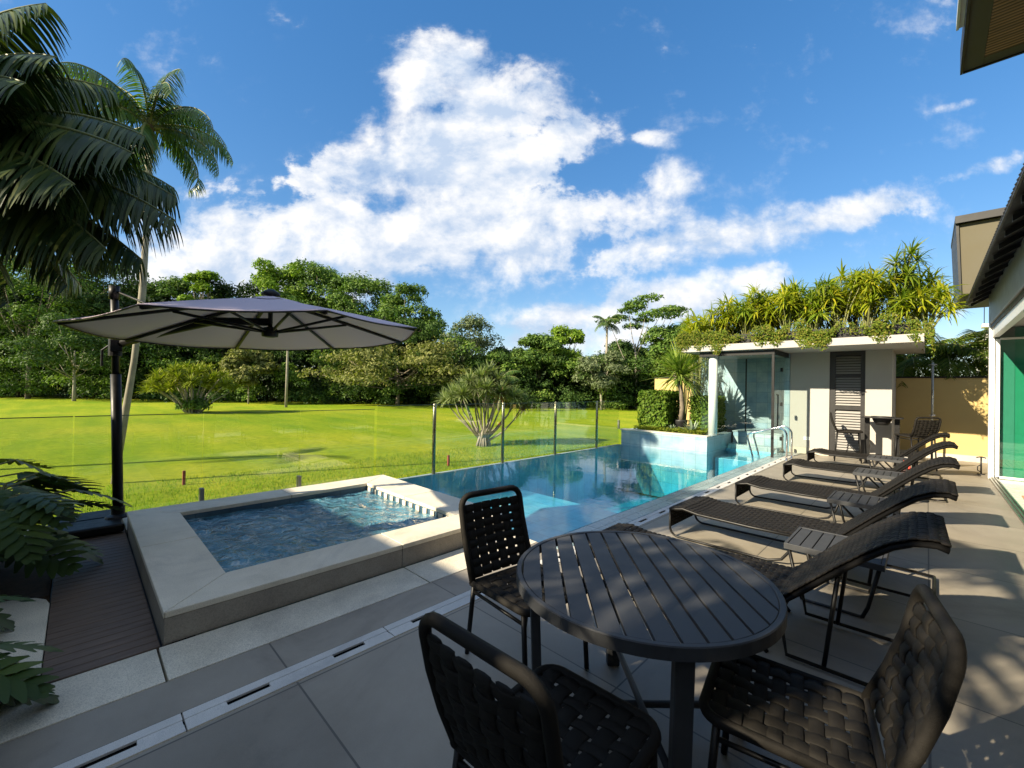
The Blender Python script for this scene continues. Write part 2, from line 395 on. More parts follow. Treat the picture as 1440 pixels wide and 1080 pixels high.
# ================================================================== THE SETTING
LZ = -.25                                   # lawn level
def sheet(name, rects, z, m):
    b = MB()
    for (x0, x1, y0, y1) in rects: b.add([(x0,y0,z),(x1,y0,z),(x1,y1,z),(x0,y1,z)], [(0,1,2,3)])
    return struct(b.build(name, m))
lawn = sheet('lawn', [(-600,-6.86,-600,600), (-6.86,600,19.2,600), (-6.86,600,-600,-14)], LZ, M['lawn'])

sheet('paving', [(-2.405,.93,-13.9,17.0), (-2.88,-2.565,-13.9,3.37), (.93,12,13.6,17.0), (-2.68,-2.405,13.2,17.0)], 0.0, M['tile'])
# granite strip along the spa and the granite path at its left, with real joints
g = MB()
for y0, y1 in ((-13.9,-5),(-5,-3.2),(-3.2,-1.4),(-1.4,.36),(.366,2.03),(2.036,3.37)): g.box(-3.275,-2.884,y0,y1-.006,-.06,.004)
struct(g.build('granite_strip', M['granite'], bevel=.003))
g = MB(); pts = [(-3.28,-13.9),(-3.28,-.115),(-4.45,-.115)] + [(-4.45-.25*math.sin(a), -.365+.25*math.cos(a)) for a in (.4,.8,1.2,1.57)] + [(-4.7,-13.9)]
g.prism(pts[::-1], -.06, .006); struct(g.build('granite_path', M['granite'], bevel=.004))
b = MB(); b.box(-6.55,-4.72,-13.9,-.125,-.3,-.03); struct(b.build('planting_bed', M['soil']))
# wooden deck boards beside the spa
d = MB(); x = -6.5
while x < -3.37:
    d.box(x,x+.084,-.11,.375,-.03,0.0); x += .089
ub_ = MB(); ub_.box(-6.5,-3.28,-.118,.40,-.09,-.032); struct(ub_.build('deck_gap_shade', M['potblack']))  # dark sheet added below the boards, standing in for shade in the gaps
struct(d.build('wooden_deck', M['deck'], bevel=.003))
# stone ledge under the left glass fence
b = MB(); b.box(-6.86,-6.52,-13.9,3.37,-.9,.0); b.box(-6.52,-6.12,.385,3.37,-.9,.0); struct(b.build('fence_ledge', M['coping'], bevel=.006))

# drain channel: two granite bars with slots between, in one-metre lengths
db = MB(); ds = MB()
y = -13.4; PIECE = 1.06; OFF = .02
while y < 13.2:
    y1 = y+PIECE
    for (x0, x1) in ((-2.558,-2.500),(-2.462,-2.410)): db.box(x0,x1,y,y1-.006,-.05,.004)
    for (a, c) in ((.0,.17),(.36,.70),(.89,1.054)):            # bridges between the slots
        db.box(-2.500,-2.462,y+a,y+c-.002,-.05,.002)
    y = y1
ds.box(-2.563,-2.406,-13.9,13.2,-.09,-.051); ds.box(-2.4996,-2.4624,-13.9,13.2,-.0505,-.007)  # near-black solid in the slots stands in for their inner shade
dr = struct(db.build('drain_channel', M['drainbar'], bevel=.002))
struct(ds.build('drain_bed_shade', M['drainshade']))

# ---------------- pool
PX0, PX1, PY0, PY1 = -6.60, -2.85, 3.38, 12.95
WZ = -.045
b = MB()
b.add([(PX0,PY0,-.55),(PX1,PY0,-.55),(PX1,6.6,-.55),(PX0,6.6,-.55)], [(0,1,2,3)])           # shallow shelf
struct(b.build('pool_shelf', M['bali_shelf'])); b = MB()
b.add([(PX0,6.6,-.55),(PX1,6.6,-.55),(PX1,6.6,-1.45),(PX0,6.6,-1.45)], [(0,1,2,3)])
b.add([(PX0,6.6,-1.45),(PX1,6.6,-1.45),(PX1,PY1,-1.45),(PX0,PY1,-1.45)], [(0,1,2,3)])
b.add([(PX1,PY0,-1.45),(PX1,PY1,-1.45),(PX1,PY1,0.0),(PX1,PY0,0.0)], [(3,2,1,0)])
b.add([(PX0,PY0,-1.45),(PX0,PY1,-1.45),(PX0,PY1,-.06),(PX0,PY0,-.06)], [(0,1,2,3)])
b.add([(PX0,PY1,-1.45),(PX1,PY1,-1.45),(PX1,PY1,0.0),(PX0,PY1,0.0)], [(0,1,2,3)])
struct(b.build('pool_basin', M['bali']))
b = MB(); b.box(-6.72,-6.601,3.38,11.5,-1.2,-.052); struct(b.build('infinity_edge', M['bali_wet'], bevel=.01))
b = MB(); b.box(-2.849,-2.564,3.38,13.2,-.12,.002); struct(b.build('pool_coping', M['bali_wet'], bevel=.012))
b = MB(); b.box(-4.05,-2.86,11.95,12.94,-1.4,-.16); struct(b.build('pool_step', M['bali'], bevel=.01))
def water(name, tint, bsc, bst, rough=.02, dens=0, vol=(.2,.8,.9), foam=False, refl=1.0, dist=.02):
    m, t, b = mat(name); t.nodes.remove(b); out = t.nodes['Material Output']
    n = tex(t, 'ShaderNodeTexNoise', 'Object', scale=(1,1,1), Scale=bsc, Detail=4, Roughness=.55, Distortion=.6)
    bp = t.nodes.new('ShaderNodeBump'); bp.inputs['Strength'].default_value = bst; bp.inputs['Distance'].default_value = dist; lk(t, n.outputs[0], bp.inputs['Height'])
    rf = schlick(t, .021, refl, bp.outputs[0])
    tr = t.nodes.new('ShaderNodeBsdfTransparent'); tr.inputs[0].default_value = (*tint, 1)
    gl = t.nodes.new('ShaderNodeBsdfGlossy'); gl.inputs['Roughness'].default_value = rough; lk(t, bp.outputs[0], gl.inputs['Normal'])
    base = tr
    if foam:
        df = t.nodes.new('ShaderNodeBsdfPrincipled'); df.inputs['Roughness'].default_value = .5
        f1 = tex(t, 'ShaderNodeTexNoise', 'Object', Scale=5.5, Detail=10, Roughness=.76, Distortion=1.6)
        f2 = tex(t, 'ShaderNodeTexNoise', 'Object', Scale=1.1, Detail=3)
        cc = ramp(t, f1.outputs[0], [(.38, (.04,.21,.32)), (.56, (.13,.38,.50)), (.67, (.74,.81,.84))]); lk(t, cc, df.inputs['Base Color'])
        lk(t, bp.outputs[0], df.inputs['Normal'])
        fm = t.nodes.new('ShaderNodeMapRange'); lk(t, f2.outputs[0], fm.inputs[0]); fm.inputs[1].default_value=.3; fm.inputs[2].default_value=.7; fm.inputs[3].default_value=.45; fm.inputs[4].default_value=.85
        m0 = t.nodes.new('ShaderNodeMixShader'); lk(t, fm.outputs[0], m0.inputs[0]); lk(t, tr.outputs[0], m0.inputs[1]); lk(t, df.outputs[0], m0.inputs[2]); base = m0
    ms = t.nodes.new('ShaderNodeMixShader'); lk(t, rf, ms.inputs[0]); lk(t, base.outputs[0], ms.inputs[1]); lk(t, gl.outputs[0], ms.inputs[2])
    lk(t, ms.outputs[0], out.inputs['Surface'])
    if dens:
        va = t.nodes.new('ShaderNodeVolumeAbsorption'); va.inputs[0].default_value = (*vol, 1); va.inputs[1].default_value = dens; lk(t, va.outputs[0], out.inputs['Volume'])
    return m
M['water'] = water('pool_water', (.88,.98,1.0), 2.2, .12, dens=.30, vol=(.02,.90,.96), refl=1.05)
M['spawater'] = water('spa_water', (.45,.62,.72), 5.5, 1.0, rough=.06, foam=True, refl=1.2, dist=.09)
b = MB(); b.box(PX0-.002,PX1+.002,PY0+.004,PY1-.004,-1.47,WZ); struct(b.build('pool_water', M['water']))
# thin film of water on the infinity edge reads through its gloss

# ---------------- spa
sp = thing('spa_tub', 'raised square spa tub with pale sandstone coping and churning blue water, beside the pool', 'spa', (-4.69,1.88,0))
SX0, SX1, SY0, SY1 = -6.10, -3.29, .385, 3.37
IX0, IX1, IY0, IY1 = -5.70, -3.685, .785, 2.90
c1 = MB(); e = .004
for poly in ([(SX0,SY0),(-4.72,SY0),(-4.72,IY0),(IX0,IY0)], [(-4.712,SY0),(SX1,SY0),(IX1,IY0),(-4.712,IY0)],):
    q = MB(); q.prism(poly, .16, .2); q.build('coping_slab', M['coping'], sp, bevel=.005, world=True)
for poly in ([(SX1,SY0+.006),(SX1,2.02),(IX1,2.02),(IX1,IY0+.006)], [(SX1,2.026),(SX1,SY1),(IX1,IY1),(IX1,2.026)],
             [(SX1-.006,SY1),(-4.7,SY1),(-4.7,IY1),(IX1-.006,IY1)], [(-4.706,SY1),(SX0,SY1),(IX0,IY1),(-4.706,IY1)],
             [(SX0,SY1-.006),(SX0,1.9),(IX0,1.9),(IX0,IY1-.006)], [(SX0,1.894),(SX0,SY0+.006),(IX0,IY0+.006),(IX0,1.894)]):
    q = MB(); q.prism(poly, .16, .2); q.build('coping_slab', M['coping'], sp, bevel=.005, world=True)
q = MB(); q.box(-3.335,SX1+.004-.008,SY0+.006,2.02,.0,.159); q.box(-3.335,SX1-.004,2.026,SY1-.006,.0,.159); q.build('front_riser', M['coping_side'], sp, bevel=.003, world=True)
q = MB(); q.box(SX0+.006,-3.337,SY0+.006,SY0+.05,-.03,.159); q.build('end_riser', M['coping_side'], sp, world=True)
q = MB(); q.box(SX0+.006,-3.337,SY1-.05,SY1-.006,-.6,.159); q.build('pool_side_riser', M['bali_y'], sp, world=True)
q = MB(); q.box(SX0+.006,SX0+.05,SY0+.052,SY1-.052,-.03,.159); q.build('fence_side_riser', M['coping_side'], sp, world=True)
q = MB()
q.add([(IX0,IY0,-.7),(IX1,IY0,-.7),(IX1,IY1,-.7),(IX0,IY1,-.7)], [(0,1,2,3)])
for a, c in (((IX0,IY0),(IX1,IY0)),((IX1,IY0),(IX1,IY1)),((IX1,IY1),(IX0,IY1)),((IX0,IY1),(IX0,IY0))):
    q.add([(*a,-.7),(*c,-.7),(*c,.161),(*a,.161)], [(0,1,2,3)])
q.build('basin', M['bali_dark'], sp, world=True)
for i in range(13):                         # notched spill edge towards the pool
    q = MB(); x = IX0+.06+i*.152
    q.box(x,x+.075,IY1-.016,IY1-.001,.03,.157); q.build('spill_block', M['coping'], sp, bevel=.004, world=True)
# churning surface: displaced sheet
n = 90; gx = np.linspace(IX0+.002,IX1-.002,n); gy = np.linspace(IY0+.002,IY1-.02,n)
X, Y = np.meshgrid(gx, gy); Z = np.zeros_like(X)
for k in range(26):
    a = RNG.uniform(0,2*PI); fq = RNG.uniform(5,34); ph = RNG.uniform(0,6.3)
    Z += np.sin((X*np.cos(a)+Y*np.sin(a))*fq+ph+1.6*np.sin(X*2.3+ph)+1.3*np.sin(Y*2.9-ph))*(.028/fq**.62)
Z = .105+Z*.38
V = np.stack([X,Y,Z],-1).reshape(-1,3); idx = np.arange(n*n).reshape(n,n)
F = np.stack([idx[:-1,:-1],idx[:-1,1:],idx[1:,1:],idx[1:,:-1]],-1).reshape(-1,4)
struct(npmesh('spa_water', V, F, M['spawater'], smooth=True))

# ---------------- glass fences
M['fglass'] = glassmat('fence_glass', (.962,.982,.97), 1.7)
M['glassedge'] = plain('glass_edge', (.05,.09,.08), .2)
f1 = thing('frameless_glass_fence', 'frameless glass fence panels on short steel spigots behind the spa', 'fence', (-6.65,0,0))
ys = [-7.1,-5.93,-4.76,-3.59,-2.42,-1.2,-.03,1.13,2.31,3.50]
for a, c in zip(ys[:-1], ys[1:]):
    q = MB(); q.box(-6.656,-6.644,a+.006,c-.006,.05,1.19); p = q.build('glass_panel', M['fglass'], f1, world=True)
    q = MB(); q.box(-6.658,-6.642,a+.006,c-.006,1.1915,1.2); q.build('panel_edge', M['glassedge'], p, world=True)
for y in ys[1:-1]:
    q = MB(); q.box(-6.69,-6.665,y-.024,y+.024,.0,.235); q.box(-6.635,-6.61,y-.024,y+.024,.0,.235); q.box(-6.664,-6.636,y-.02,y+.02,.0,.045); q.box(-6.72,-6.58,y-.05,y+.05,.001,.012)
    q.build('spigot', M['brushed'], f1, bevel=.004, world=True)
f2 = thing('posted_glass_fence', 'glass fence with tall bronze posts standing along the pool infinity edge', 'fence', (-6.66,7,0))
py_ = [3.52,4.72,6.54,8.38,10.25,11.47]
for y in py_[1:-1]:
    q = MB(); q.lathe([(.034,-.3),(.034,1.262),(.026,1.27)], 14, (-6.66,y,0)); q.build('post', M['fence_post'], f2, smooth=True, world=True)
for a, c in zip(py_[:-1], py_[1:]):
    q = MB(); q.box(-6.666,-6.654,a+.03,c-.03,.0,1.245); p = q.build('glass_panel', M['fglass'], f2, world=True)
    q = MB(); q.box(-6.668,-6.652,a+.03,c-.03,1.2465,1.256); q.build('panel_edge', M['glassedge'], p, world=True)
q = MB(); q.box(-6.69,-6.63,11.42,11.46,.42,.68); q.build('end_spigot', M['brushed'], f2, bevel=.003, world=True)

# ---------------- planter at the pool end
pl = thing('stone_planter', 'raised blue stone planter at the far end of the pool', 'planter', (-5.35,11.5,0))
q = MB(); q.box(-6.60,-4.10,11.5,11.7,-1.4,.385); q.build('front_wall', M['bali_y'], pl, world=True)
q = MB(); q.box(-6.64,-4.10,11.48,11.78,.387,.42); q.build('cap', M['coping'], pl, bevel=.005, world=True)
q = MB(); q.box(-4.28,-4.101,11.702,13.4,-1.4,.384); q.build('side_wall', M['bali_x'], pl, world=True)
q = MB(); q.box(-4.30,-4.085,11.782,13.4,.386,.415); q.build('side_cap', M['bali_wet'], pl, bevel=.004, world=True)
q = MB(); q.box(-6.60,-6.42,11.702,15.29,-1.4,.40); q.build('lawn_side_wall', M['bali_x'], pl, world=True)
q = MB(); q.box(-6.415,-4.305,11.79,15.04,-.2,.37); q.build('soil', M['soil'], pl, world=True)

# ---------------- pool pavilion
pv = thing('pool_pavilion', 'white pool pavilion with flat planted roof and dark louvred door', 'pavilion', (-2.6,13.5,0))
WY = 13.5; RZ = 2.68
q = MB()
q.box(-2.66,-1.80,WY,WY+.2,.16,RZ-.002); q.box(-1.09,-.60,WY,WY+.2,.16,RZ-.002); q.box(-.80,-.602,WY+.202,15.24,.0,RZ-.002)
q.build('wall', M['plaster'], pv, world=True)
q = MB(); q.box(-2.665,-1.80,WY-.006,WY+.2,.0,.158); q.box(-1.09,-.595,WY-.006,WY+.2,.0,.158); q.build('skirting', M['plaster_low'], pv, world=True)
q = MB(); q.box(-4.95,-.05,11.85,15.24,RZ,RZ+.17); q.build('roof_slab', M['plaster'], pv, bevel=.006, world=True)
q = MB(); q.box(-4.75,-.25,12.05,12.1,RZ+.172,RZ+.42); q.box(-4.75,-4.7,12.1,15.2,RZ+.172,RZ+.42); q.box(-.3,-.25,12.1,15.2,RZ+.172,RZ+.42)
for i in range(8): q.box(-4.1+i*.5,-4.07+i*.5,12.03,12.05,RZ+.172,RZ+.42)
q.build('roof_planter', M['darkmetal'], pv, world=True)
q = MB(); q.box(-4.69,-.31,12.11,15.2,RZ+.172,RZ+.33); q.build('roof_soil', M['soil'], pv, world=True)
q = MB(); q.lathe([(.115,.415),(.115,RZ-.002)], 24, (-4.20,12.18,0)); q.build('column', M['whiteframe'], pv, smooth=False, world=True)
for p in pv.children:
    if p.name.startswith('column'): p.data.polygons.foreach_set('use_smooth', [True]*len(p.data.polygons))
dr_ = MB(); dr_.box(-1.80,-1.68,WY+.03,WY+.1,.0,RZ-.003); dr_.box(-1.18,-1.09,WY+.03,WY+.1,.0,RZ-.003)
dr_.box(-1.68,-1.18,WY+.03,WY+.1,RZ-.10,RZ-.003); dr_.box(-1.68,-1.18,WY+.03,WY+.1,.0,.17); dr_.box(-1.68,-1.18,WY+.03,WY+.1,1.20,1.30); dr_.box(-1.68,-1.18,WY+.03,WY+.1,2.02,2.09)
door = dr_.build('louvred_door', M['roofdark'], pv, world=True)
lv = MB(); z = .19
M['louvre'] = plain('grey_louvre', (.32,.31,.30), .4, var=.05)
while z < RZ-.13:
    if not (1.16 < z < 1.30 or 1.99 < z < 2.09):
        lv.hexa([(-1.68,WY+.03,z),(-1.18,WY+.03,z),(-1.18,WY+.045,z),(-1.68,WY+.045,z)], [(-1.68,WY+.085,z+.052),(-1.18,WY+.085,z+.052),(-1.18,WY+.10,z+.052),(-1.68,WY+.10,z+.052)])
    z += .066
dr_b = MB(); dr_b.box(-1.69,-1.17,WY+.108,WY+.12,.0,RZ-.003); dr_b.build('back_panel', M['roofdark'], door, world=True)
lv.build('louvre_slats', M['louvre'], door, world=True)
q = MB(); q.box(-2.34,-2.20,WY-.008,WY-.001,.36,.45); q.build('socket_plate', M['whiteframe'], pv, bevel=.003, world=True)
# shower alcove: blue stone back, side, bench and step
q = MB(); q.box(-5.9,-2.665,15.05,15.235,-.2,RZ-.002); q.build('alcove_back', M['bali_y'], pv, world=True)
q = MB(); q.box(-2.80,-2.668,WY+.0,15.04,-.2,RZ-.002); q.build('alcove_side', M['bali_x'], pv, world=True)
q = MB(); q.box(-4.05,-2.83,13.42,15.03,-.2,.44); q.build('alcove_bench', M['bali_y'], pv, world=True)
q = MB(); q.box(-4.07,-2.82,13.40,15.03,.442,.475); q.build('bench_top', M['bali_wet'], pv, bevel=.004, world=True)
q = MB(); q.box(-4.05,-2.83,12.96,13.395,-.9,.12); q.build('alcove_step', M['bali_wet'], pv, bevel=.006, world=True)

ge = thing('shower_enclosure', 'clear glass shower enclosure with black header and hinged door on the pavilion', 'shower', (-3.5,12,0))
M['encglass'] = glassmat('enclosure_glass', (.955,.988,.98), .45)
q = MB(); q.box(-4.46,-2.74,12.0,12.012,.417,2.55); q.build('front_pane', M['encglass'], ge, world=True)
q = MB(); q.box(-4.10,-2.74,12.0,12.012,.02,.413); q.build('lower_pane', M['encglass'], ge, world=True)
q = MB(); q.box(-4.472,-4.46,12.0,13.4,.417,2.55); q.build('left_pane', M['encglass'], ge, world=True)
q = MB(); q.box(-2.732,-2.72,12.05,12.85,.03,2.55); dd = q.build('glass_door', M['encglass'], ge, world=True)
q = MB(); q.tube([(-2.70,12.2,.75),(-2.66,12.2,.75),(-2.66,12.2,1.55),(-2.70,12.2,1.55)], .014, 8); q.build('handle', M['darkmetal'], dd, smooth=True, world=True)
q = MB(); q.box(-2.732,-2.72,12.86,13.49,.03,2.55); q.build('side_pane', M['encglass'], ge, world=True)
for z in (.35,1.25,2.15):
    q = MB(); q.box(-2.75,-2.70,12.82,12.89,z,z+.1); q.build('hinge', M['darkmetal'], ge, bevel=.003, world=True)
q = MB(); q.box(-4.50,-2.70,11.985,12.03,2.55,2.665); q.box(-2.75,-2.70,12.032,13.49,2.55,2.665); q.box(-4.50,-4.455,12.032,13.4,2.55,2.665); q.build('header', M['darkmetal'], ge, world=True)
q = MB(); q.box(-2.755,-2.70,11.985,12.03,.0,2.548); q.box(-3.73,-3.70,13.37,13.40,.476,2.55); q.build('upright', M['darkmetal'], ge, world=True)

# ---------------- boundary wall and outside shower post
bw = thing('boundary_wall', 'ochre rendered boundary wall behind the pavilion with a dark capping', 'wall', (0,15.35,0))
q = MB(); q.box(-.598,2.2,15.3,15.5,.152,2.05); q.box(-7.4,-.605,15.3,15.5,-.25,2.05); q.build('wall', M['yellow'], bw, world=True)
q = MB(); q.box(-7.42,2.2,15.28,15.52,2.052,2.09); q.build('capping', M['darkmetal'], bw, world=True)
q = MB(); q.box(-.598,2.2,15.285,15.5,.0,.15); q.build('skirting', M['plaster_low'], bw, world=True)
sh = thing('garden_shower', 'slim steel garden shower post against the ochre wall', 'shower', (.09,14.6,0))
q = MB(); q.tube([(0,0,.02),(0,0,2.42)], .024, 10); q.lathe([(.09,0),(.09,.02)], 16); q.build('post', M['brushed'], sh, smooth=True)
q = MB(); q.tube([(0,0,2.36),(0,-.05,2.40),(0,-.22,2.40),(0,-.25,2.37)], .012, 8); q.lathe([(.02,2.37),(.075,2.345),(.075,2.335)], 16, (0,-.26,0)); q.build('shower_head', M['brushed'], sh, smooth=True)
q = MB(); q.tube([(-.05,0,1.12),(.05,0,1.12)], .02, 8); q.tube([(0,0,1.12),(0,-.07,1.12)], .014, 8); q.build('tap', M['chrome'], sh, smooth=True)

# ---------------- house on the right
ho = thing('house', 'modern house with tiled eave, white framed sliding glass and an upper storey', 'house', (.9,8,0))
q = MB(); q.box(.86,.935,12.46,12.60,0,3.0); q.box(.90,.99,-3,12.46,2.76,2.93); q.build('door_frame', M['whiteframe'], ho, world=True, bevel=.004)
q = MB(); q.box(.86,1.1,-3,12.60,3.002,3.62); q.box(.94,1.2,12.61,13.4,0,3.62); q.build('wall', M['greywall'], ho, world=True)
q = MB(); q.box(.88,.99,-3,12.46,2.932,2.998); q.build('beam', M['roofdark'], ho, world=True)
q = MB(); q.box(.872,.975,-3,12.46,.0,.03); q.box(.90,.915,-3,12.46,.03,.055); q.box(.94,.955,-3,12.46,.03,.055); q.build('door_track', M['brushed'], ho, world=True)
M['green'] = glassmat('green_door_glass', (.6,.95,.85), 2.6)
q = MB(); q.box(1.0,4.6,12.44,12.452,.075,2.70); p = q.build('glass_end_wall', M['green'], ho, world=True)
q = MB(); q.box(.945,.998,12.42,12.47,.056,2.718); q.box(1.0,4.6,12.42,12.47,.03,.073); q.box(1.0,4.6,12.42,12.47,2.702,2.74); q.build('frame', M['whiteframe'], p, world=True, bevel=.003)
q = MB(); q.box(.95,5,12.63,12.70,.0,2.95); q.build('green_panel', plain('green_wall_paint', (.11,.25,.195), .5, var=.06), ho, world=True)
q = MB(); q.box(4.6,4.66,12.0,12.44,.0,2.95); q.build('jamb', M['whiteframe'], ho, world=True)
M['curtain'] = plain('white_curtain', (.80,.82,.80), .9, var=.05)
M['inside'] = plain('interior_wall', (.62,.60,.55), .9, var=.05)
M['infloor'] = plain('interior_floor', (.74,.72,.66), .25, var=.04)
q = MB(); q.box(.98,7,-3,12.62,-.05,.012); q.build('interior_floor', M['infloor'], ho, world=True)
q = MB(); q.box(1.21,7,12.72,12.9,0,3.5); q.box(6.8,7,-3,12.62,.012,3.4); q.box(1.0,6.8,-3.2,-3.0,.0,3.4); q.build('interior_wall', M['inside'], ho, world=True)
q = MB(); q.box(1.11,7,-3,12.62,2.96,3.1); q.build('ceiling', M['plaster'], ho, world=True)
# tiled eave, rising away from the terrace; each tile course ends in a curl
q = MB(); EX, EZ, EY0, EY1 = .575, 3.53, 1.2, 13.05
q.prism_yz([(EY0,EZ+.03),(EY1,EZ+.03),(EY1,EZ+.0),(EY0,EZ+.0)][::-1], EX+.02, EX+.05)
slope = .48
q.hexa([(EX+.02,EY0,EZ-.02),(3.2,EY0,EZ-.02+2.68*slope),(3.2,EY1,EZ-.02+2.68*slope),(EX+.02,EY1,EZ-.02)], [(EX+.02,EY0,EZ+.03),(3.2,EY0,EZ+.03+2.68*slope),(3.2,EY1,EZ+.03+2.68*slope),(EX+.02,EY1,EZ+.03)])
roof = q.build('roof', M['roofdark'], ho, world=True)
q = MB(); y = EY0
while y < EY1:
    pts = [(EX-.012,y+.06,EZ+.0),(EX+.02,y+.06,EZ+.035),(3.2,y+.06,EZ+.035+2.68*slope+.03)]
    q.tube(pts, [.014,.026,.03], 8); y += .12
q.build('roof_tiles', plain('dark_roof_tiles', (.016,.0155,.016), .5, var=.3, nscale=5), roof, world=True, smooth=True)
q = MB(); q.tube([(EX+.0,EY0,EZ-.03),(EX+.0,EY1,EZ-.03)], .016, 6); q.build('gutter_edge', M['roofdark'], ho, world=True)
# rafters below the eave
for k in range(20):
    q = MB(); y = 1.4+k*.6; q.hexa([(EX+.05,y,EZ-.09),(1.1,y,EZ-.09+.6*slope),(1.1,y+.06,EZ-.09+.6*slope),(EX+.05,y+.06,EZ-.09)], [(EX+.05,y,EZ-.022),(1.1,y,EZ-.022+.6*slope),(1.1,y+.06,EZ-.022+.6*slope),(EX+.05,y+.06,EZ-.022)]); q.build('rafter', M['roofdark'], ho, world=True)
# upper roof corner with slatted timber soffit
def slatmat():
    m, t, b = mat('timber_slat_soffit')
    w = tex(t, 'ShaderNodeTexWave', 'Object', rot=(0,0,R_(90)), Scale=5.2, Distortion=0.0); w.bands_direction = 'X'
    n = tex(t, 'ShaderNodeTexNoise', 'Object', scale=(1,12,1), Scale=2, Detail=6)
    c = ramp(t, w.outputs['Fac'], [(.08, (.05,.025,.012)), (.3, (.28,.15,.075)), (.8, (.36,.20,.10))])
    c2 = ramp(t, n.outputs[0], [(.3,(.7,.7,.7)),(.7,(1.2,1.15,1.1))]); c = mixn(t, 1.0, c, c2, 'MULTIPLY')
    lk(t, c, b.inputs['Base Color']); b.inputs['Roughness'].default_value = .6; bump(t, b, w.outputs['Fac'], .5, .01); return m
ux, uy, uz = .30, 8.72, 6.20
q = MB(); q.box(ux+.22,4,2.0,uy-.22,uz+.004,uz+.05); ur = q.build('upper_soffit', slatmat(), ho, world=True)
q = MB(); q.box(ux+.03,ux+.218,2.0,uy-.03,uz,uz+.05); q.box(ux+.22,4,uy-.218,uy-.03,uz,uz+.05); q.build('soffit_border', M['olive'], ho, world=True)
q = MB(); q.box(ux,ux+.028,2.0,uy,uz-.02,uz+.34); q.box(ux+.03,4,uy-.028,uy,uz-.02,uz+.34); q.box(ux+.03,4,2.0,uy-.03,uz+.06,uz+.3); q.build('upper_fascia', M['roofdark'], ho, world=True)
q = MB(); q.box(ux-.07,ux-.045,2.0,uy-.9,uz+.10,uz+.2); q.box(ux-.044,ux-.001,2.0,uy-.9,uz+.12,uz+.16); q.build('upper_gutter', M['whiteframe'], ho, world=True)
# upper storey wing beyond
q = MB(); q.hexa([(.56,14.5,4.0),(4,14.5,4.0),(4,17,4.0),(.56,17,4.0)], [(.50,14.5,5.66),(4,14.5,5.66),(4,17,5.66),(.50,17,5.66)]); q.build('upper_wall', M['olive'], ho, world=True)
q = MB(); q.hexa([(.52,14.44,3.98),(.558,14.44,3.98),(.558,17,3.98),(.52,17,3.98)], [(.45,14.44,5.72),(.498,14.44,5.72),(.498,17,5.72),(.45,17,5.72)]); q.box(.44,4,14.40,17,5.72,5.84); q.box(.44,4,14.36,14.44,5.66,5.72); q.build('upper_trim', M['roofdark'], ho, world=True)
# the wing behind the camera whose roof shades the near terrace
q = MB(); q.box(-8.7,9,-12,-4.55,3.85,4.0); q.build('wing_roof', M['greywall'], ho, world=True)
q = MB(); q.box(-8.5,9,-11,-4.75,0,3.849); q.build('wing_wall', M['greywall'], ho, world=True)

nb = thing('neighbour_house', 'white two storey neighbouring house with balcony beyond the ochre wall', 'house', (3,26,0))
q = MB(); q.box(1.55,9,24,30,-.25,4.2); q.box(2.5,9,24.6,30,4.2,6.8); q.build('wall', M['cream'], nb, world=True)
q = MB(); q.box(1.45,9,23.6,24.2,4.2,4.32); q.build('balcony_slab', M['cream'], nb, world=True)
q = MB()
for i in range(24): q.tube([(1.5+i*.16,23.65,4.32),(1.5+i*.16,23.65,5.15)], .012, 5)
q.tube([(1.46,23.65,5.16),(6,23.65,5.16)], .022, 6); q.build('railing', M['darkmetal'], nb, world=True)
q = MB(); q.box(3.0,4.0,24.56,24.59,4.35,6.3); q.build('window', M['darkmetal'], nb, world=True)

# wooden slatted mat just inside the door, and the little wall bracket
mt = thing('door_mat', 'orange timber slatted mat inside the sliding door', 'mat', (1.5,9.6,.014))
q = MB()
for i in range(10): q.box(-.42+i*.085,-.42+i*.085+.07,-.9,.9,.008,.028)
q.build('slats', plain('orange_timber', (.52,.27,.13), .5, var=.15), mt, bevel=.003)
q = MB(); [q.box(-.42,.42,y,y+.05,0,.0075) for y in (-.7,0,.65)]; q.build('battens', M['bark'], mt)
# ================================================================== FURNITURE
def ribbon(mb, pts, nrm, halfw, th, n=8):
    """padded strap: elliptical section swept along pts; nrm = thickness direction per point"""
    m = len(pts); vs = []; fs = []
    for i in range(m):
        a = pts[max(i-1,0)]; b = pts[min(i+1,m-1)]
        t = (b-a).normalized(); w = t.cross(nrm[i]).normalized()
        for k in range(n):
            c, s_ = math.cos(2*PI*k/n), math.sin(2*PI*k/n)
            c = math.copysign(abs(c)**.6, c)
            vs.append(pts[i] + w*(halfw*c) + nrm[i]*(th*s_))
    for i in range(m-1):
        for k in range(n): fs.append((i*n+k, i*n+(k+1)%n, (i+1)*n+(k+1)%n, (i+1)*n+k))
    fs += [tuple(range(n))[::-1], tuple(range((m-1)*n, m*n))]
    mb.add(vs, fs)
def woven(mb, P, Nn, nu, nv, wu, wv, amp, th, over=0.5, jit=0.0):
    """plain weave over the unit square: nu straps running along v, nv straps along u"""
    for i in range(nu):
        u = (i+.5)/nu; pts = []; nn = []
        for j in range(nv*2+1):
            v = j/(nv*2); sgn = math.cos(PI*(j/2-.5)+PI*i)*1.0
            n = Nn(u, v); pts.append(P(u+random.uniform(-jit,jit), v) + n*(amp*sgn)); nn.append(n)
        ribbon(mb, pts, nn, wu, th)
    for j in range(nv):
        v = (j+.5)/nv; pts = []; nn = []
        for i in range(nu*2+1):
            u = i/(nu*2); sgn = -math.cos(PI*(i/2-.5)+PI*j)
            n = Nn(u, v); pts.append(P(u, v+random.uniform(-jit,jit)) + n*(amp*sgn)); nn.append(n)
        ribbon(mb, pts, nn, wv, th)
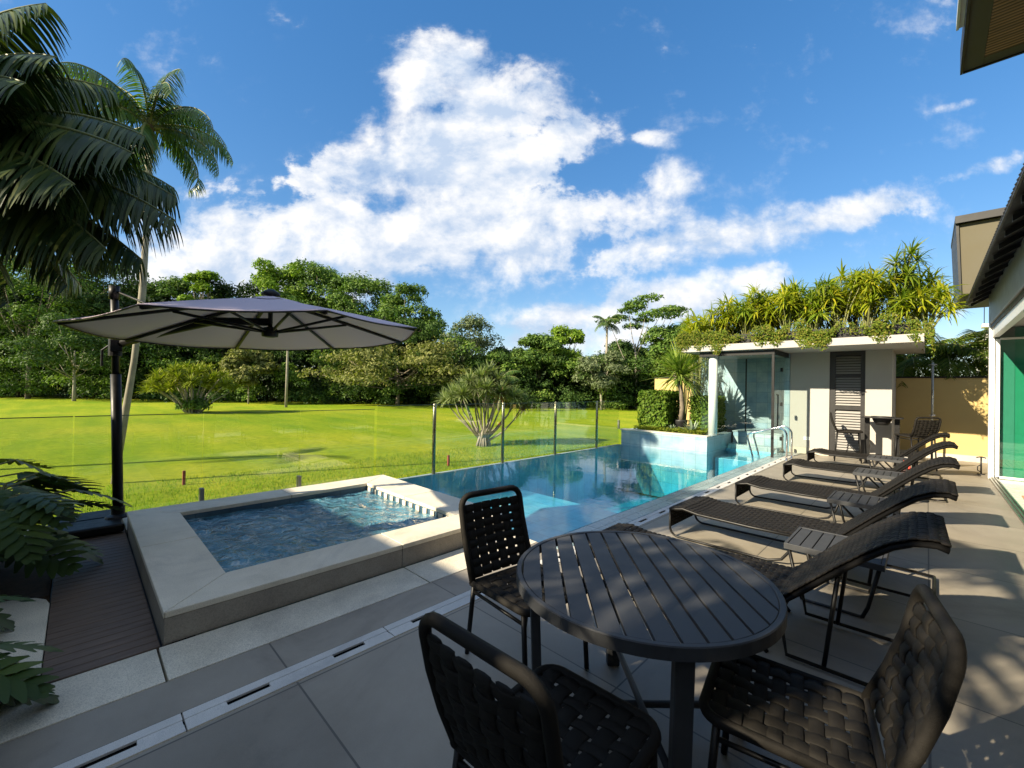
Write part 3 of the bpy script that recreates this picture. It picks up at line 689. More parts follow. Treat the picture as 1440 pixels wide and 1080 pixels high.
def arc(c, r, a0, a1, n, ax=(1,0,0), ay=(0,1,0)):
    ax, ay, c = Vector(ax), Vector(ay), Vector(c)
    return [c + ax*(r*math.cos(a0+(a1-a0)*i/n)) + ay*(r*math.sin(a0+(a1-a0)*i/n)) for i in range(n+1)]

def make_chair(name, label, sw=.48, sd_=.50, sh=.44, bh=.47, cat='chair', group=None):
    t = thing(name, label, cat, (0,0,0), 0, group)
    hw = sw/2; xb, xf = -sd_/2, sd_/2; r = .014; cr = .07
    seatz = lambda x: sh + .02*((x-xb)/sd_)
    # seat frame: rounded front corners
    loop = [Vector((xb,-hw,0)), Vector((xb,hw,0))] + arc((xf-cr,hw-cr,0), cr, PI/2, 0, 5) + arc((xf-cr,-hw+cr,0), cr, 0, -PI/2, 5)
    loop = [Vector((p.x,p.y,seatz(p.x))) for p in loop]
    q = MB(); q.tube(loop, .019, 8, closed=True); q.build('seat_frame', M['strap'], t, smooth=True)
    P = lambda u, v: Vector((xb+.015+(sd_-.03)*v, -hw+.015+(sw-.03)*u, seatz(xb+sd_*v)+.004-.018*math.sin(PI*u)*math.sin(PI*min(1,v*1.0))))
    q = MB(); woven(q, P, lambda u, v: Vector((0,0,1)), 6, 8, .032, .024, .006, .0065); q.build('seat', M['strap'], t, smooth=True)
    # back frame: an upright loop with rounded shoulders, leaning back
    lean = .31
    def B(y, s_): return Vector((xb - lean*s_*bh - .02*math.sin(PI*min(1,max(0,s_))), y, sh+.01+s_*bh))
    ln = [B(-hw+.005,-.02), B(-hw+.005,.3), B(-hw+.005,.6)] + [B(-hw+.005+cr-cr*math.cos(a), 1-(cr-cr*math.sin(a))/bh) for a in np.linspace(0,PI/2,6)] + \
         [B(hw-.005-cr+cr*math.sin(a), 1-(cr-cr*math.cos(a))/bh) for a in np.linspace(0,PI/2,6)] + [B(hw-.005,.6), B(hw-.005,.3), B(hw-.005,-.02)]
    q = MB(); q.tube(ln, .020, 8, upv=(1,0,0)); q.build('back_frame', M['strap'], t, smooth=True)
    def PB(u, v): 
        p = B(-hw+.02+(sw-.04)*u, .02+.86*v); p.x -= .018*math.sin(PI*u); return p
    nb_ = Vector((math.cos(math.atan(lean)), 0, math.sin(math.atan(lean))*1.0)).normalized()
    q = MB(); woven(q, PB, lambda u, v: nb_, 6, 8, .032, .022, .007, .0075); q.build('backrest', M['strap'], t, smooth=True)
    for sx, x0, x1 in ((1, xf-.05, xf-.015), (-1, xb+.005, xb-.05)):
        for sy in (-1, 1):
            q = MB(); q.tube([(x0, sy*(hw-.012), sh-.005), (x1, sy*(hw-.008), .004)], r, 8); q.build('leg', M['darkmetal'], t, smooth=True)
    q = MB()
    for sy in (-1, 1): q.tube([(xf-.06, sy*(hw-.012), sh-.05), (xb+.0, sy*(hw-.012), sh-.05)], .010, 6)
    q.tube([(xb+.0,-hw+.012,sh-.05),(xb+.0,hw-.012,sh-.05)], .010, 6); q.build('stretcher', M['darkmetal'], t, smooth=True)
    return t

ch0 = make_chair('dining_chair', 'black woven strap dining chair with its back to the spa, at the round table', group='woven chairs around the round table')
place(ch0, (-1.64,1.86,0), R_(-6))
c_ = copy_tree(ch0); place(c_, (-.86,1.14,0), R_(92), 'black woven strap dining chair nearest the camera, back turned to it, at the round table')
c_ = copy_tree(ch0); place(c_, (-.36,1.84,0), R_(190), 'woven strap dining chair with sunlight on its back, right side of the round table')

# round slatted table
TX, TY, TR, TH = -.965, 1.875, .585, .74
t = thing('round_table', 'round graphite metal dining table with slatted top', 'table', (TX,TY,0), R_(-48))
q = MB(); nseg = 72
prof = [(TR-.026,TH-.05),(TR,TH-.05),(TR,TH-.004),(TR-.004,TH),(TR-.022,TH),(TR-.026,TH-.004)]
vs = [(r*math.cos(2*PI*k/nseg), r*math.sin(2*PI*k/nseg), z) for r, z in prof for k in range(nseg)]
fs = [(i*nseg+k, i*nseg+(k+1)%nseg, ((i+1)%6)*nseg+(k+1)%nseg, ((i+1)%6)*nseg+k) for i in range(6) for k in range(nseg)]
q.add(vs, fs); q.build('rim', M['tablemetal'], t, smooth=False)
nsl = 12; R2 = TR-.028; wsl = 2*R2/nsl
for i in range(nsl):
    a = -R2+i*wsl+.0055; c = -R2+(i+1)*wsl-.0055; poly = []
    ysm = np.linspace(a, c, 9)
    poly = [(math.sqrt(max(R2*R2-y*y,1e-6)), y) for y in ysm] + [(-math.sqrt(max(R2*R2-y*y,1e-6)), y) for y in ysm[::-1]]
    q = MB(); q.prism(poly, TH-.022, TH-.003); q.build('slat', M['tablemetal'], t, bevel=.002)
q = MB()
for y in (-.3,.3): q.box(-.46,.46,y-.02,y+.02,TH-.05,TH-.0225)
q.box(-.02,.02,-.55,.55,TH-.075,TH-.051); q.build('under_frame', M['tablemetal'], t)
for a in (93,183,273,3):
    ca, sa = math.cos(R_(a)), math.sin(R_(a)); q = MB()
    def rect(r, z, w=.036, d=.022): return [(r*ca+u*ca*d-v*sa*w, r*sa+u*sa*d+v*ca*w, z) for u, v in ((-1,-1),(1,-1),(1,1),(-1,1))]
    q.hexa(rect(.47,.002), rect(.50,TH-.0505)); q.build('leg', M['tablemetal'], t, bevel=.006)
q = MB()
for a in (93,183): 
    ca, sa = math.cos(R_(a)), math.sin(R_(a)); q.tube([(-.46*ca,-.46*sa,.12+.03*(a>100)),(.46*ca,.46*sa,.12+.03*(a>100))], .016, 8)
q.build('cross_stretcher', M['tablemetal'], t, smooth=True)

# sun loungers: x runs from the foot (0) to the head, near side y=-.35
def make_lounger():
    t = thing('sun_lounger', 'x', 'sun lounger', (0,0,0), 0, 'woven sun loungers in a row beside the pool')
    W2, SH = .345, .305
    rail = [Vector((.0,0,SH-.005)),Vector((.06,0,SH+.005)),Vector((.14,0,SH+.022)),Vector((.30,0,SH-.004)),Vector((.8,0,SH-.012)),Vector((1.46,0,SH-.0))]
    q = MB()
    for s_ in (-1,1): q.tube([p+Vector((0,s_*W2,0)) for p in rail], .016, 8)
    q.tube([(0,-W2,SH-.005),(0,W2,SH-.005)], .016, 8); q.tube([(1.47,-W2,SH-.02),(1.47,W2,SH-.02)], .014, 8)
    q.build('side_rails', M['darkmetal'], t, smooth=True)
    # slung seat: fine weave
    def S_(v):
        x = v*1.46; zz = np.interp(x, [p.x for p in rail], [p.z for p in rail]); return x, zz
    def P(u, v):
        x, z = S_(v); return Vector((x, -W2+2*W2*u, z+.018-.014*math.sin(PI*u)*min(1,x*4)*min(1,(1.46-x)*6)))
    q = MB(); woven(q, P, lambda u, v: Vector((0,0,1)), 14, 34, .0215, .0185, .0035, .0045); q.build('seat', M['sling'], t, smooth=True)
    # woven apron hanging at the foot
    q = MB(); woven(q, lambda u, v: Vector((-.004, -W2+.02+(2*W2-.04)*u, SH-.005-.20*v)), lambda u, v: Vector((-1,0,0)), 12, 6, .022, .016, .004, .004)
    q.build('foot_apron', M['sling_dark'], t, smooth=True)
    # sled base: front legs curve into floor runners
    for s_ in (-1,1):
        y = s_*W2
        pts = [Vector((.0,y,SH-.01)), Vector((0.0,y,.10))] + [Vector((.09-.09*math.cos(a), y, .105-.09*math.sin(a))) for a in np.linspace(.2,PI/2,6)] + [Vector((.5,y,.018)), Vector((.95,y,.022)), Vector((1.06,y,.06)), Vector((1.13,y,.16)), Vector((1.17,y,SH-.02))]
        q = MB(); q.tube(pts, .0125, 8, upv=(0,1,0)); q.build('runner', M['darkmetal'], t, smooth=True)
        q = MB(); q.tube([(1.15,y*.97,SH-.02),(1.40,y*.97,.004)], .0135, 8); q.build('leg', M['darkmetal'], t, smooth=True)
        q = MB(); q.tube([(1.46,y*.95,SH-.02),(1.50,y*.95,.03),(1.95,y*.95,.03)], .012, 8); q.tube([(1.68,y*.9,.03),(1.74,y*.9,.57)], .012, 8); q.build('support_strut', M['darkmetal'], t, smooth=True)
    q = MB(); q.tube([(1.95,-W2*.95,.03),(2.06,-W2*.85,.035),(2.06,W2*.85,.035),(1.95,W2*.95,.03)], .012, 8); q.build('rear_loop', M['darkmetal'], t, smooth=True)
    q = MB(); q.tube([(1.735,-W2*.9,.53),(1.735,W2*.9,.53)], .011, 6); q.build('support_bar', M['darkmetal'], t, smooth=True)
    # raised backrest, thick and wrapped, with a rolled head
    prof = [(1.40,.292),(1.47,.345),(1.60,.475),(1.73,.605),(1.86,.725),(1.96,.805),(2.05,.850),(2.13,.862),(2.18,.845)]
    lens = np.cumsum([0]+[math.dist(prof[i],prof[i+1]) for i in range(len(prof)-1)]); lens = lens/lens[-1]
    def C_(v): return np.interp(v, lens, [p[0] for p in prof]), np.interp(v, lens, [p[1] for p in prof])
    def NB(u, v):
        a = C_(max(0,v-.06)); b = C_(min(1,v+.06)); d = Vector((b[0]-a[0],0,b[1]-a[1])).normalized(); return Vector((-d.z,0,d.x))
    core = MB(); m_ = 22; sec = 14; vs = []
    for i in range(m_):
        v = i/(m_-1); x, z = C_(v); n = NB(0,v); th = .027*(.55+.45*min(1,v*5))
        for k in range(sec):
            a = 2*PI*k/sec; c, s_ = math.cos(a), math.sin(a); c = math.copysign(abs(c)**.35, c)
            p = Vector((x,0,z)) + n*(th*s_-.012) + Vector((0,(W2+.014)*c,0)); vs.append(p)
    fs = [(i*sec+k,i*sec+(k+1)%sec,(i+1)*sec+(k+1)%sec,(i+1)*sec+k) for i in range(m_-1) for k in range(sec)] + [tuple(range(sec))[::-1], tuple(range((m_-1)*sec,m_*sec))]
    core.add(vs, fs); bk = core.build('backrest', M['sling_dark'], t, smooth=True)
    q = MB(); woven(q, lambda u, v: Vector((C_(v)[0], -W2+.0+2*W2*u, C_(v)[1])) + NB(u,v)*(.015-.006*math.sin(PI*u)), NB, 14, 26, .0215, .0180, .003, .0045); q.build('backrest_webbing', M['sling'], bk, smooth=True)
    return t
lg = make_lounger()
LG = [((-2.10,3.30,0), 1.2, 'dark woven sun lounger closest to the camera, tucked behind the round table'),
      ((-2.01,4.93,0), -.6, 'dark woven sun lounger second from the round table, half in dappled shade'),
      ((-1.93,6.88,0), .5, 'sunlit woven sun lounger in the middle of the row, third from the round table'),
      ((-1.86,9.32,0), 1.4, 'sunlit woven sun lounger second from the far end of the row'),
      ((-1.87,11.6,0), -1, 'woven sun lounger at the far end of the row, nearest the bar table')]
for i, (p, a, lb) in enumerate(LG):
    o = lg if i == 0 else copy_tree(lg); place(o, p, R_(a), lb)

# low slatted side tables between the loungers
def make_side():
    t = thing('side_table', 'x', 'side table', (0,0,0), 0, 'low slatted side tables between the loungers')
    w, dp, h = .60, .58, .42; q = MB()
    for (x0,x1,y0,y1) in ((-w/2,w/2,-dp/2,-dp/2+.02),(-w/2,w/2,dp/2-.02,dp/2),(-w/2,-w/2+.02,-dp/2+.02,dp/2-.02),(w/2-.02,w/2,-dp/2+.02,dp/2-.02)): q.box(x0,x1,y0,y1,h-.045,h)
    q.build('frame', M['tablemetal'], t, bevel=.002)
    n = 7; ww = (w-.04)/n
    for i in range(n):
        q = MB(); q.box(-w/2+.02+i*ww+.004,-w/2+.02+(i+1)*ww-.004,-dp/2+.021,dp/2-.021,h-.022,h-.004); q.build('slat', M['tablemetal'], t, bevel=.002)
    for sx in (-1,1):
        for sy in (-1,1):
            q = MB(); q.tube([(sx*(w/2-.03),sy*(dp/2-.03),h-.046),(sx*(w/2-.09),sy*(dp/2-.03),.09),(sx*(w/2-.12),sy*(dp/2-.03),.01)], .0125, 8); q.build('leg', M['darkmetal'], t, smooth=True)
    for sy in (-1,1):
        q = MB(); q.tube([(-(w/2-.12),sy*(dp/2-.03),.012),(w/2-.12,sy*(dp/2-.03),.012)], .011, 6); q.build('floor_bar', M['tablemetal'], t, smooth=True)
    return t
s0 = make_side()
for i, (p, lb) in enumerate([((-.50,4.20,0), 'slatted side table closest to the round table, in shade'), ((-.50,6.20,0), 'slatted side table beside the middle sunlit lounger'),
                   ((-.50,8.52,0), 'slatted side table second from the pavilion'), ((-.50,10.62,0), 'slatted side table nearest the pavilion, by the far lounger')]):
    o = s0 if i == 0 else copy_tree(s0); place(o, p, 0, lb)

# bar table with a sunken bowl and two bar chairs
t = thing('bar_table', 'tall charcoal bar table with a sunken ice bowl, in front of the louvred door', 'bar table', (-.74,12.95,0))
q = MB(); q.box(-.36,-.17,-.3,.3,1.06,1.085); q.box(.17,.36,-.3,.3,1.06,1.085); q.box(-.169,.169,-.3,-.17,1.06,1.085); q.box(-.169,.169,.17,.3,1.06,1.085); q.build('tabletop', M['darkmetal'], t, bevel=.003)
q = MB(); q.lathe([(.11,.90),(.165,1.0),(.185,1.075),(.20,1.10),(.19,1.10),(.15,1.0),(.10,.92)], 24); q.build('ice_bowl', M['potblack'], t, smooth=True)
for x in (-.26,.26):
    q = MB(); q.box(x-.045,x+.045,-.06,.06,.012,1.059); q.box(x-.06,x+.06,-.26,.26,.0,.012); q.build('leg', M['darkmetal'], t, bevel=.004)
def make_bar(label, loc, rz):
    t = make_chair('bar_chair', label, sw=.48, sd_=.46, sh=.70, bh=.42, cat='bar chair', group='bar chairs at the tall table'); place(t, loc, R_(rz)); return t
b1 = make_bar('charcoal woven bar chair right of the tall table, its back to the ochre wall', (-.20,12.85,0), 128)
b2 = copy_tree(b1); place(b2, (-1.32,12.85,0), R_(8), 'charcoal woven bar chair left of the tall table, before the louvred door')

# pool handrail: a pair of bent steel tubes
t = thing('pool_handrail', 'pair of polished steel handrails arching from the terrace into the pool', 'handrail', (-2.55,11.9,0))
for dy in (-.26,.26):
    p = [(.20,dy,.0),(.20,dy,.58)] + [(.02+.18*math.cos(a),dy,.60+.17*math.sin(a)) for a in np.linspace(0.1,PI/2+.25,8)] + [(-.45,dy,.62)] + [(-.50-.13*math.sin(a),dy,.48+.13*math.cos(a)) for a in np.linspace(.1,1.7,7)] + [(-.52,dy,.05),(-.45,dy,-.5)]
    q = MB(); q.tube(p, .021, 10, upv=(0,1,0)); q.build('rail', M['chrome'], t, smooth=True)
for dy in (-.26,.26):
    q = MB(); q.lathe([(.045,.003),(.045,.014),(.03,.02)], 16, (.20,dy,0)); q.build('foot_flange', M['chrome'], t, smooth=True)

# ---------------- cantilever umbrella
UC = Vector((-4.85,1.37,2.11)); UR = 1.52
u = thing('cantilever_umbrella', 'grey cantilever parasol on a black side pole over the corner of the spa', 'umbrella', (-6.33,.25,0))
def canv():
    m, t, b = mat('parasol_canvas'); n = tex(t, 'ShaderNodeTexNoise', 'Object', Scale=300, Detail=2)
    c = ramp(t, n.outputs[0], [(.3,(.56,.47,.53)),(.7,(.63,.54,.60))]); lk(t, c, b.inputs['Base Color']); b.inputs['Roughness'].default_value = .9; b.inputs['Specular IOR Level'].default_value = .15
    tr = t.nodes.new('ShaderNodeBsdfTranslucent'); tr.inputs[0].default_value = (.50,.45,.45,1); ms = t.nodes.new('ShaderNodeMixShader'); ms.inputs[0].default_value = .07
    lk(t, b.outputs[0], ms.inputs[1]); lk(t, tr.outputs[0], ms.inputs[2]); lk(t, ms.outputs[0], t.nodes['Material Output'].inputs[0]); return m
M['canvas'] = canv()
TILX, TILY = .043, .036; RISE = .36
def cpt(r, a, extra=0):
    """canopy surface: r 0..1 along ribs, sagging a little between them"""
    k = (a-4.689)/(PI/4); fr = k-math.floor(k); 
    c8 = math.cos(PI/8)/math.cos((fr-.5)*PI/4)                  # straight edges between eight rib tips
    rr = r*UR*c8; sag = -.045*math.sin(PI*fr)*r*(1-.4*r)
    x, y = rr*math.cos(a), rr*math.sin(a)
    return Vector((UC.x+x, UC.y+y, UC.z+TILX*x+TILY*y+RISE*(1-r**1.12)+sag+extra))
NA, NR = 64, 14; vs = []; fs = []
rs_ = np.linspace(.13,1,NR)
for r in rs_:
    for k in range(NA): vs.append(cpt(r, 4.689+2*PI*k/NA))
for i in range(NR-1):
    for k in range(NA): fs.append((i*NA+k, i*NA+(k+1)%NA, (i+1)*NA+(k+1)%NA, (i+1)*NA+k))
q = MB(); q.add(vs, fs); can = q.build('canopy', M['canvas'], u, world=True, smooth=True)
so_ = can.modifiers.new('thick', 'SOLIDIFY'); so_.thickness = .004
q = MB(); vs = []; fs = []
for i, r in enumerate((.0,.10,.20)):
    for k in range(NA): vs.append(cpt(r, 4.689+2*PI*k/NA, .035-.012*i))
for i in range(2):
    for k in range(NA): fs.append((i*NA+k, i*NA+(k+1)%NA, (i+1)*NA+(k+1)%NA, (i+1)*NA+k))
q.add(vs, fs); q.build('vent_cap', M['canvas'], can, world=True, smooth=True)
q = MB()
for k in range(8):                           # narrow hem along the edges
    for j in range(8): 
        a0 = 4.689+(k*8+j)*2*PI/64; a1 = a0+2*PI/64
        q.tube([cpt(1,a0,-.006), cpt(1,a1,-.006)], .006, 5)
q.build('hem', M['darkmetal'], can, world=True)
hub = UC+Vector((0,0,.02))
for k in range(8):
    a = 4.689+k*PI/4
    q = MB(); q.tube([cpt(s_,a,-.022) for s_ in np.linspace(.06,.985,10)], .017, 6, flat=1.0); rb = q.build('rib', M['darkmetal'], u, world=True, smooth=True)
    q = MB(); q.tube([hub+Vector((.06*math.cos(a),.06*math.sin(a),.0)), cpt(.52,a,-.035)], .014, 6); q.build('strut', M['darkmetal'], rb, world=True, smooth=True)
q = MB(); q.lathe([(.03,-.06),(.075,-.05),(.08,.01),(.06,.04),(.03,.05)], 18, tuple(hub)); q.lathe([(.022,.05),(.022,.36)], 10, tuple(hub)); q.build('hub', M['darkmetal'], u, world=True, smooth=True)
q = MB(); q.lathe([(.09,RISE+.03),(.085,RISE+.06),(.05,RISE+.085),(.03,RISE+.095)], 18, (UC.x,UC.y,UC.z)); q.build('finial', M['darkmetal'], u, world=True, smooth=True)
PB0, PB1 = Vector((-6.34,.33,.14)), Vector((-6.30,.25,2.60))
q = MB(); q.tube([PB0, PB0.lerp(PB1,.62)], .046, 16); q.tube([PB0.lerp(PB1,.62), PB1], .036, 16); q.build('pole', M['darkmetal'], u, world=True, smooth=True)
q = MB(); q.tube([PB1-Vector((0,0,.12)), PB1+Vector((0,0,.02))], .047, 16); q.build('pole_cap', M['darkmetal'], u, world=True, smooth=True)
cpos = PB0.lerp(PB1,.745)
q = MB(); q.tube([cpos-Vector((0,0,.11)), cpos+Vector((0,0,.10))], .058, 16); q.box(cpos.x-.05,cpos.x+.09,cpos.y-.045,cpos.y+.05,cpos.z-.06,cpos.z+.06); q.tube([cpos+Vector((-.04,-.05,0)),cpos+Vector((-.10,-.10,-.05)),cpos+Vector((-.10,-.10,-.22))], .012, 8); q.build('crank_box', M['darkmetal'], u, world=True, smooth=False)
tip = cpt(.42, math.atan2(cpos.y-UC.y, cpos.x-UC.x), -.05)
q = MB(); q.tube([cpos+Vector((.05,.03,.02)), cpos.lerp(tip,.5)+Vector((0,0,.02)), tip, hub+Vector((0,0,.10))], .040, 8); q.build('arm', M['darkmetal'], u, world=True, smooth=True)
q = MB(); q.tube([PB1-Vector((0,0,.03)), PB1.lerp(cpt(.62,math.atan2(cpos.y-UC.y, cpos.x-UC.x),.03),1.0)], .012, 6); q.build('tension_rod', M['darkmetal'], u, world=True, smooth=True)
q = MB(); q.box(-6.80,-6.02,-.20,.365,.012,.10); ub = q.build('base_weight', M['darkmetal'], u, world=True, bevel=.02)
q = MB(); q.lathe([(.11,.101),(.10,.12),(.058,.14),(.058,.22)], 20, (PB0.x,PB0.y,0)); q.tube([PB0+Vector((-.05,0,.0)),PB0+Vector((-.16,-.02,.0))], .012, 6); q.box(-6.42,-6.405,-.19,.22,.1005,.106); q.build('base_collar', M['darkmetal'], ub, world=True, smooth=False)

# lawn markers: two red stakes, white pegs
for (x, y, lb) in ((-9.5,1.35,'short red wooden stake in the lawn near the umbrella pole'),(-7.95,6.05,'short red wooden stake in the lawn near the pool corner')):
    t = MB(); t.box(-.022,.022,-.022,.022,-.05,.24); t.prism([(-.022,-.022),(.022,-.022),(.022,.022),(-.022,.022)], .241, .255)
    o = t.build('marker_stake', plain('red_stake', (.24,.05,.03), .8, var=.3), None, bevel=.004); o.location = (x,y,LZ); tag(o, lb, 'stake')
# wall bracket by the frame, red towel under the bar chair
t = thing('hose_bracket', 'small dark metal hose bracket standing by the white door frame', 'bracket', (.80,13.0,0))
q = MB(); q.tube([(0,0,.0),(0,0,.36)], .014, 8); q.lathe([(.06,0),(.06,.015)], 14); q.build('stand', M['roofdark'], t, smooth=True)
q = MB(); q.tube([(-.07,0,.34),(.0,0,.36),(.07,0,.34)], .012, 6); q.tube([(.0,0,.2),(-.05,-.02,.16),(-.05,-.02,.08),(0,0,.05)], .010, 6); q.build('hooks', M['roofdark'], t, smooth=True)
t = thing('cool_bag', 'small red and white bag on the floor below the bar chair', 'bag', (-.33,12.5,0))
q = MB(); q.hexa([(-.09,-.06,0),(.09,-.06,0),(.09,.06,0),(-.09,.06,0)], [(-.07,-.03,.2),(.07,-.03,.2),(.07,.03,.2),(-.07,.03,.2)]); q.build('body', plain('red_fabric', (.6,.06,.04), .7), t, bevel=.015)
q = MB(); q.box(-.025,.025,-.066,-.045,.05,.14); q.tube([(-.05,0,.19),(-.03,0,.26),(.03,0,.26),(.05,0,.19)], .007, 6); q.build('white_band', M['whiteframe'], t)
# ================================================================== VEGETATION
def unit(a): return a/np.maximum(np.linalg.norm(a, axis=-1, keepdims=True), 1e-9)
def leaf_cards(Cc, Nn, size, aspect=.45, fold=.18, rng=RNG):
    """diamond leaves of 4 corners, one per centre"""
    n = len(Cc); T = unit(np.cross(Nn, rng.normal(size=(n,3)))); B = np.cross(Nn, T)
    s_ = (size*rng.uniform(.65,1.35,n))[:,None]
    V = np.stack([Cc-T*s_, Cc+B*s_*aspect+Nn*s_*fold*.5-T*s_*.1, Cc+T*s_-Nn*s_*fold, Cc-B*s_*aspect+Nn*s_*fold*.5-T*s_*.1], 1)
    return V.reshape(-1,3), np.arange(4*n).reshape(n,4)
def cat_(parts):
    Vs, Fs, o = [], [], 0
    for V, F in parts: Vs.append(V); Fs.append(F+o); o += len(V)
    return np.concatenate(Vs), np.concatenate(Fs)
def blob_leaves(centres, radii, n, size, rng, flat=.75, up=.35, aspect=.45):
    """leaf clumps: shells round each centre, lumpy, upper side fuller"""
    out = []
    for c, r in zip(centres, radii):
        d = unit(rng.normal(size=(n,3))); d[:,2] = np.where(d[:,2] < -.35, -d[:,2]*.6, d[:,2])
        rad = r*rng.uniform(.45,1.08,n)**.6
        lump = 1+.22*np.sin(d[:,0]*5+c[0]*3)*np.cos(d[:,1]*6+c[1]*2)
        P = np.array(c)+d*(rad*lump)[:,None]*np.array([1,1,flat])
        Nn = unit(d+rng.normal(size=(n,3))*.55+np.array([0,0,up])); out.append(leaf_cards(P, Nn, size, aspect, rng=rng))
    return cat_(out)
TREE_MATS = {
 'edge': leafmat('forest_edge_leaf', (0.024,0.054,0.013), (0.051,0.099,0.019), (0.093,0.150,0.033), trans=.2), 'edge2': leafmat('sapling_leaf', (0.060,0.120,0.018), (0.112,0.188,0.030), (0.195,0.255,0.053), trans=.25),
 'mid': leafmat('forest_leaf_mid', (0.045,0.093,0.018), (0.093,0.165,0.030), (0.158,0.225,0.045), trans=.25),
 'dark': leafmat('forest_leaf_dark', (0.027,0.060,0.018), (0.057,0.105,0.024), (0.099,0.150,0.036), trans=.22),
 'bright': leafmat('forest_leaf_bright', (0.090,0.168,0.017), (0.156,0.246,0.026), (0.228,0.312,0.036), trans=.3),
 'olive': leafmat('forest_leaf_olive', (0.090,0.108,0.029), (0.156,0.168,0.048), (0.240,0.234,0.078), trans=.25),
 'grey': leafmat('forest_leaf_greygreen', (0.084,0.114,0.054), (0.144,0.180,0.090), (0.216,0.246,0.132), trans=.22),
 'wood': leafmat('woodland_leaf_shaded', (0.010,0.024,0.007), (0.021,0.044,0.010), (0.045,0.075,0.018), trans=.15)}  # back-row leaf colour darkened to stand in for deep crown shadow
def tree_arrays(seed, h, w, style):
    rng = np.random.default_rng(seed); cs = []; rs = []; cb = {'dome':.45,'tall':.36,'layer':.4,'feather':.40,'umbrella':.72}[style]
    if style == 'layer':
        for z in np.linspace(.40,.97,6):
            k = 7 if z < .8 else 4; rr = w*.5*(1.05-.55*max(0,z-.55))
            for i in range(k):
                a = 2*PI*(i+rng.uniform(-.3,.3))/k; q = rr*rng.uniform(.45,1); cs.append((q*math.cos(a), q*math.sin(a), h*(z+rng.uniform(-.04,.04)))); rs.append(w*.17)
        fl = .36
    elif style == 'umbrella':
        for i in range(13):
            a = rng.uniform(0,2*PI); q = w*.5*math.sqrt(rng.uniform()); cs.append((q*math.cos(a), q*math.sin(a), h*rng.uniform(.82,.97))); rs.append(w*.14)
        fl = .30
    else:
        K = {'dome':26,'tall':24,'feather':22}[style]
        for i in range(K):
            z = rng.uniform(0,1)**.8; a = 2*PI*i*.381966+rng.uniform(-.4,.4); prof = math.sqrt(max(.05,1-(2*z-.85)**2/1.6))
            q = w*.5*prof*rng.uniform(.35,.92); cs.append((q*math.cos(a), q*math.sin(a), h*(cb+(1-cb)*z*.93))); rs.append(w*rng.uniform(.13,.21))
        fl = .78
    n = {'dome':460,'tall':460,'layer':330,'feather':380,'umbrella':330}[style]
    V, F = blob_leaves(cs, rs, n, {'feather':.12,'umbrella':.14}.get(style,.145), rng, fl)
    return V, F, cs
def tree_trunk(seed, h, cs, w, r0):
    rng = random.Random(seed); q = MB(); lean = rng.uniform(-.05,.05)*h
    top = h*.62; pts = [(lean*t*t+rng.uniform(-.1,.1)*t, rng.uniform(-.1,.1)*t, top*t-.3*(t==0)) for t in (0,.25,.5,.75,1)]
    q.tube(pts, [r0*1.25,r0,r0*.85,r0*.7,r0*.5], 8)
    for c in cs[::2]:
        t = rng.uniform(.35,.95); b = Vector((lean*t*t,0,top*t)); c = Vector(c); mid = b.lerp(c,.5)+Vector((0,0,-.04*h))
        q.tube([b, mid, c], [r0*.42,r0*.28,r0*.12], 5)
    return q
fw2, rt2d = Vector((fw.x,fw.y)).normalized(), Vector((rt.x,rt.y))
def spot(px, depth):                          # ground point at a bearing and depth, metres
    p = fw2*depth + rt2d*((px-720)/596.5*depth); return (p.x, p.y)
def top_z(px, y, depth): return EYE + ((545.5+(px-720)*.0187)-y)/596.5*depth
def forest_tree(name, label, px, ytop, depth, wpx, style, leaf, seed, bark='bark', r0=.17, group='trees along the edge of the lawn'):
    depth += 3.2; x, y = spot(px, depth); h = (top_z(px, ytop, depth)-LZ)*1.05; w = wpx/596.5*depth
    t = thing(name, label, 'tree', (x,y,LZ), 0, group)
    V, F, cs = tree_arrays(seed, h, w, style)
    npmesh('crown', V, F, TREE_MATS[leaf], t); tree_trunk(seed, h, cs, w, r0).build('trunk', M[bark], t, smooth=True)
    return t
